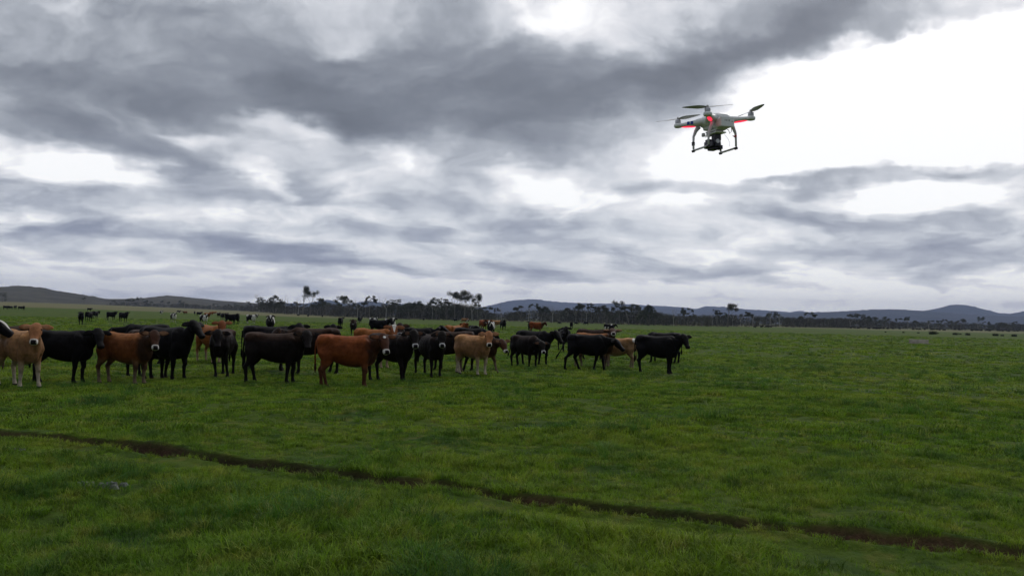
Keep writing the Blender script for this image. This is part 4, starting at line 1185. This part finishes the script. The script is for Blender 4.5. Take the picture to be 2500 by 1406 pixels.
# ---------------------------------------------------------------- drone
def remeshed(mb, name, mat, parent, voxel, it=4):
    me0 = mb.mesh('tmp'); ob = bpy.data.objects.new('tmp', me0); col.objects.link(ob)
    md = ob.modifiers.new('r', 'REMESH'); md.mode = 'VOXEL'; md.voxel_size = voxel; md.use_smooth_shade = True
    sm = ob.modifiers.new('s', 'SMOOTH'); sm.factor = .5; sm.iterations = it
    me = bpy.data.meshes.new_from_object(ob.evaluated_get(bpy.context.evaluated_depsgraph_get()))
    bpy.data.objects.remove(ob); bpy.data.meshes.remove(me0); me.name = name
    me.materials.clear(); me.materials.append(mat)
    return link(name, me, parent)

def make_drone():
    W = simple_mat('drone_shell', (.86, .87, .87), .35, var=.04, scale=30, spec=.5)
    G = simple_mat('motor_grey', (.45, .45, .48), .4, metal=.5)
    LG = simple_mat('landing_gear_plastic', (.62, .62, .64), .45)
    K = simple_mat('black_plastic', (.012, .012, .016), .4)
    KB = simple_mat('camera_body_dark', (.022, .020, .038), .35)
    BL = simple_mat('blue_sticker', (.010, .055, .32), .4)
    RD = simple_mat('red_lamp', (.8, .02, .05), .4, emit=(1.0, .03, .08), es=1.3)
    RT = simple_mat('red_tape', (.65, .02, .06), .5)
    PR = simple_mat('propeller_grey', (.48, .48, .47), .45)
    SL = simple_mat('silver', (.55, .55, .55), .35, metal=.6)
    D = 4.16
    d = ray(1743, 297); pos = Vector((0, 0, CAM_H)) + d * (D / math.hypot(d.x, d.y) * 1.0)
    root = bpy.data.objects.new('drone', None); col.objects.link(root)
    az = math.atan2(d.x, d.y)
    q = Quaternion((0, 0, 1), R(125.4) - az)
    view_axis = Vector((d.x, d.y, 0)).normalized()
    tilt = Quaternion(view_axis, R(-2.0))
    root.rotation_mode = 'QUATERNION'; root.rotation_quaternion = tilt @ q
    root.location = pos
    tag(root, 'white quadcopter drone with red lights and a black camera hovering in the sky', 'drone')
    Rm = .175
    mots = [Vector((Rm * math.cos(R(a)), Rm * math.sin(R(a)), 0)) for a in (45, 135, 225, 315)]   # 45: left(photo)  135: near  225: right  315: far
    # shell: dome, four arms, motor pods, battery bay
    mb = MB(); Z = Vector((0, 0, 1))
    loft(mb, [(Vector((x, 0, .004)), Vector((0, 1, 0)), Z, w, u_, d_, 2.4) for x, w, u_, d_ in ((-.085, .03, .012, .014), (-.07, .046, .022, .026), (-.03, .058, .030, .034), (.02, .060, .032, .034), (.06, .048, .024, .028), (.088, .02, .010, .012))], 24)
    for m in mots:
        dr = m.normalized(); sd = Z.cross(dr)
        loft(mb, [(dr * r + Z * z, sd, Z, w, u_, d_, 2.2) for r, z, w, u_, d_ in ((.01, .004, .050, .022, .026), (.045, .004, .040, .021, .024), (.085, .001, .026, .016, .018), (.125, -.002, .018, .0115, .012), (.160, -.003, .016, .010, .010), (.176, -.003, .016, .009, .010))], 16)
        loft(mb, [(m + Z * z, Vector((1, 0, 0)), Vector((0, 1, 0)), r, r, r, 2) for z, r in ((-.013, .012), (-.012, .0185), (-.004, .0215), (.004, .0195), (.008, .012))], 20)
    mb.box((-.070, 0, -.026), (.066, .074, .046), None, .011)
    mb.box((.0, 0, -.026), (.10, .07, .030), None, .012)
    shell = remeshed(mb, 'shell', W, root, .0022, 3)
    # battery end cap with four marks and a button
    b = MB(); b.box((-.104, 0, -.026), (.012, .077, .049), None, .0055); cap = b.build('battery', W, root)
    e = MB()
    for k in range(4): e.box((-.1105, .018 - k * .0085 - .002, -.020), (.001, .0016, .008), None)
    e.box((-.1105, -.024, -.024), (.001, .004, .004)); e.build('charge_mark', K, cap)
    # arm slits and stickers
    for i, m in enumerate(mots):
        dr = m.normalized(); sd = Z.cross(dr)
        ang = math.atan2(dr.y, dr.x)
        camside = -1 if i in (0,) else 1
        s_ = {0: 1, 1: -1, 2: -1, 3: 1}[i]
        e = MB()
        for k in range(6):
            rr = .070 + k * .0032
            c = dr * rr + sd * (s_ * (.0305 - (rr - .045) * .33)) + Z * .008
            e.box(c, (.0010, .004, .0060), Quaternion((0, 0, 1), ang) @ Quaternion((0, 1, 0), .5))
        e.build('vent_slit', K, shell)
        if i == 0:
            for rr in (.103, .121):
                st = MB(); hw = float(np.interp(rr, [.085, .125, .160], [.026, .018, .016])) + .0004
                st.box(dr * rr + sd * (s_ * hw) + Z * .000, (.0135, .0018, .0160), Quaternion((0, 0, 1), ang + (-.19 * s_)) , .0005)
                st.build('blue_sticker', BL, shell)
        # red lamp strip under the arm
        lp = MB()
        loft(lp, [(dr * r + Z * z, sd, Z, w, .004, h, 2) for r, z, w, h in ((.092, -.016, .006, .002), (.105, -.0145, .010, .004), (.125, -.013, .010, .0048), (.145, -.012, .009, .0038), (.158, -.0115, .005, .002))], 12)
        lp.build('red_lamp', RD, root, True)
        # motor, hub and propeller
        mo = MB(); loft(mo, [(m + Z * z, Vector((1, 0, 0)), Vector((0, 1, 0)), r, r, r, 2) for z, r in ((.006, .0135), (.009, .0140), (.024, .0140), (.026, .0115), (.028, .006))], 20)
        mo.build('motor', G, root, True)
        pr = MB(); zb = .031
        loft(pr, [(m + Z * z, Vector((1, 0, 0)), Vector((0, 1, 0)), r, r, r, 2) for z, r in ((.026, .006), (.030, .0068), (.036, .0062), (.040, .003))], 14)
        # photo directions of the blades (world yaw, 0 = right in picture)
        wa = {0: -22, 1: 183, 2: -62, 3: 120}[i]
        ba = R(wa) - R(125.4) 
        for sg in (0, math.pi):
            bd = Vector((math.cos(ba + sg), math.sin(ba + sg), 0)); bs = Z.cross(bd)
            rg = []
            for r, w, tw in ((.004, .006, .3), (.020, .0095, .55), (.045, .0135, .42), (.075, .0115, .30), (.100, .0085, .2), (.116, .004, .15)):
                tw = tw if i in (1, 3) else -tw
                ax = bs * math.cos(tw) + Z * math.sin(tw); nx = bd.cross(ax)
                rg.append((m + bd * r + Z * (zb + .003 * r / .1), ax, nx, w, .0009, .0009, 2))
            loft(pr, rg, 12)
        pr.build('propeller', PR, root, True)
    # landing gear: two frames
    zb = -.136
    for s in (1, -1):
        lg = MB(); yb = s * .080
        for xe, yt in ((.060, .062), (-.062, .062)):
            top = Vector((xe * .92, s * yt * .80, -.018)); lo = Vector((xe, yb, zb + .006))
            pts = [top, Vector((xe * 1.06, s * (yt * .95 + .003), -.038)), Vector((xe * 1.06, s * (yt + .014), -.068)), Vector((xe * 1.03, s * (yt + .017), -.100)), lo]
            lg.tube(pts, [(.013, .011), (.009, .0085), (.0058, .0065), (.0048, .0055), (.0048, .0052)], 10, up=Vector((1, 0, 0)))
        lg.tube([(.064, yb, zb), (.03, yb, zb - .001), (-.03, yb, zb - .001), (-.066, yb, zb)], [.0048] * 4, 10)
        g = lg.build('landing_leg', LG, root, True)
        rb = MB()
        for xe in (.060, -.062): rb.tube([(xe - .006, yb, zb - .003), (xe + .008, yb, zb - .003)], [.0068, .0068], 10)
        rb.build('rubber_foot', K, g)
    cl = MB(); cl.box((.0625, .079, -.103), (.012, .013, .020), None, .003); cl.build('compass_clip', K, root)
    tp = MB(); tp.tube([(-.065, -.074, -.078), (-.065, -.0755, -.0845)], [.0078, .0078], 12); tp.box((-.065, -.066, -.081), (.004, .012, .003)); tp.build('red_tape', RT, root)
    # gimbal plate, cables, camera
    gp = MB(); gp.box((-.012, 0, -.050), (.096, .052, .008), None, .003); gp.box((-.012, 0, -.064), (.094, .058, .006), None, .0025)
    for xx in (-.04, .03):
        for yy in (-.02, .02): gp.tube([(xx, yy, -.063), (xx, yy, -.051)], [.004, .004], 8)
    gp.build('gimbal_plate', W, root)
    ga = MB(); ga.box((-.016, .0, -.082), (.036, .034, .034), None, .005); ga.box((-.024, .002, -.100), (.014, .030, .056), None, .004); ga.box((.0, .030, -.115), (.060, .008, .026), None, .003)
    arm = ga.build('gimbal_arm', KB, root)
    dk = MB(); dk.tube([(-.0305, .004, -.103), (-.0345, .004, -.103)], [.0105, .0105], 16); dk.build('motor_disc', SL, arm)
    cm_ = MB(); cm_.box((.022, .0, -.113), (.046, .060, .034), None, .004); cm_.box((.026, .012, -.092), (.026, .030, .014), None, .003); cm_.box((.01, 0, -.134), (.05, .036, .012), None, .004); cm_.box((-.005, -.024, -.128), (.034, .02, .02), None, .004)
    cam_o = cm_.build('camera_body', KB, root)
    ln = MB(); ln.tube([(.044, .006, -.113), (.058, .006, -.113)], [.013, .011], 16); ln.build('lens', K, cam_o)
    an = MB(); an.tube([(.050, .028, -.052), (.050, .028, -.066)], [.007, .007], 10); an.box((.050, .028, -.058), (.016, .012, .018), None, .003); an.tube([(.050, .020, -.068), (.03, .0, -.068)], [.0018, .0018], 6); an.build('roll_motor', LG, root)
    cb = MB(); cb.tube([(-.050, -.030, -.044), (-.058, -.042, -.052), (-.055, -.050, -.068), (-.058, -.058, -.058), (-.055, -.062, -.030)], [.0016] * 5, 6)
    cb.tube([(-.055, .020, -.020), (-.05, .045, -.035), (-.045, .050, -.055)], [.0014] * 3, 6)
    cb.build('cable', K, root)
    cb = MB(); cb.tube([(-.048, -.022, -.052), (-.052, -.024, -.075), (-.06, -.035, -.095), (-.062, -.044, -.115), (-.055, -.047, -.130)], [.0007] * 5, 6); cb.build('antenna_wire', LG, root)
make_drone()

# ---------------------------------------------------------------- trough, shrubs, dried dung
def make_trough():
    p = ground_hit(2243, 839.5)
    m = simple_mat('old_concrete', (.42, .38, .32), .9, var=.35, scale=3)
    mud = simple_mat('trodden_mud', (.065, .052, .026), .95, var=.3, scale=2)
    root = bpy.data.objects.new('water_trough', None); col.objects.link(root); root.location = p + Vector((0, 0, .04))
    root.rotation_euler = (0, 0, R(-22 - 4)); root.scale = (1.05, 1.05, 1.15)
    tag(root, 'low grey-brown concrete water trough alone in the right pasture', 'trough')
    b = MB(); L, Wd, H, t = 1.75, .75, .36, .09
    for s in (-1, 1):
        b.box((0, s * (Wd / 2 - t / 2), H / 2), (L, t, H), None, .015)
        b.box((s * (L / 2 - t / 2 + .001), 0, H / 2 + .001), (t, Wd - 2 * t + .01, H - .004), None, .012)
    b.box((0, 0, .06), (L - .06, Wd - .06, .10)); b.build('basin', m, root)
    w = MB(); w.box((0, 0, H - .07), (L - 2 * t + .02, Wd - 2 * t + .02, .02)); w.build('water', simple_mat('trough_water', (.03, .035, .03), .08), root)
    g = MB(); n = 28
    ring = [(math.cos(k / n * 6.283) * (1.3 + .2 * math.sin(k * 2.3)), math.sin(k / n * 6.283) * (1.0 + .2 * math.sin(k * 1.7 + 1)), .030) for k in range(n)]
    g.v = ring + [(0, 0, .06)]; g.f = [(k, (k + 1) % n, n) for k in range(n)]
    o = g.build('bare_patch', mud); o.location = p; tag(o, kind='structure')
make_trough()

def make_shrubs():
    G = 'rushes in a row beyond the water trough'
    L = [(2242, 813.5, .5), (2277, 816.5, 1.0), (2289, 815, .45), (2332, 817.5, .75), (2344, 817, .5), (2363, 818.5, .7), (2430, 820, .8), (2447, 820.5, .5), (2476, 821.5, .75), (2206, 812.5, .5), (2162, 811.5, .45)]
    labs = ['small rush clump just right of the trough line', 'largest dark rush clump of the row', 'small rush clump touching the largest one', 'dark rush clump in the middle of the row', 'small rush clump right of the middle one', 'third dark rush clump from the right group', 'dark rush clump before the right end', 'faint small rush clump near the right end', 'last dark rush clump by the right edge', 'small rush clump above the trough', 'faint leftmost rush clump of the row']
    m = simple_mat('rush_leaves', (.022, .034, .012), .7, var=.4, scale=4)
    tpl = []
    for s in range(3):
        rs = np.random.default_rng(70 + s); vs, fs = tuft(160, .55, 1.0, .05, .7, rs)
        tpl.append(mesh_np('rush_clump', vs, fs, m, False))
    for k, ((x, y, s), lab) in enumerate(zip(L, labs)):
        p = ground_hit(x, y); o = link('rush_clump', tpl[k % 3]); o.location = p; o.rotation_euler = (0, 0, k * 1.3); o.scale = (s * 1.6, s * 1.6, s * 1.1)
        tag(o, lab, 'rush clump', G)
make_shrubs()

def make_pats():
    m = simple_mat('dried_pale_dung', (.13, .14, .125), .9, var=.5, scale=14)
    for k, (x, y, sx, sy, lab) in enumerate([(248, 1203, .24, .09, 'flat pale grey dried patch in the grass in the left foreground'), (675, 993, .15, .08, 'pale dried patch in the grass in front of the large black cow'), (40, 1114, .12, .07, 'small pale dried patch near the left edge beside the rut')]):
        p = ground_hit(x, y); b = MB(); rs = np.random.default_rng(k + 7)
        for q in range(26):
            cx, cy = (rs.random() - .5) * 2 * sx, (rs.random() - .5) * 2 * sy; r0 = .010 + .022 * rs.random() ** 2; n = 9
            base = len(b.v)
            for j in range(n):
                a = j / n * 6.283; rr = r0 * (.65 + .6 * rs.random()); b.v.append((cx + rr * 1.5 * math.cos(a), cy + rr * math.sin(a), .010))
            for j in range(n):
                a = j / n * 6.283; rr = r0 * (.5 + .25 * rs.random()); b.v.append((cx + rr * 1.5 * math.cos(a), cy + rr * math.sin(a), .034 + .02 * rs.random()))
            b.v.append((cx, cy, .050))
            for j in range(n):
                j2 = (j + 1) % n; b.f.append((base + j, base + j2, base + n + j2, base + n + j)); b.f.append((base + n + j, base + n + j2, base + 2 * n))
        o = b.build('dried_dung_patch', m, None, False); o.location = p
        tag(o, lab, 'dung patch')
make_pats()

# ---------------------------------------------------------------- far fence posts at the field edge, air
def make_haze():
    x0, x1, y0, y1, z0, z1 = -9800, 9800, -300, 14200, -30, 400
    b = MB(); b.box(((x0 + x1) / 2, (y0 + y1) / 2, (z0 + z1) / 2), (x1 - x0, y1 - y0, z1 - z0))
    m = bpy.data.materials.new('haze'); m.use_nodes = True; nt = NT(m.node_tree)
    out = nt.new('ShaderNodeOutputMaterial'); v = nt.new('ShaderNodeVolumePrincipled')
    v.inputs['Color'].default_value = (.52, .64, 1.0, 1); v.inputs['Density'].default_value = HAZE
    v.inputs['Anisotropy'].default_value = 0.0
    nt.l.new(v.outputs[0], out.inputs['Volume'])
    o = b.build('haze', m); tag(o, 'thin bluish haze over the far hills', 'haze', kind='stuff')
HAZE = 6.6e-5
make_haze()
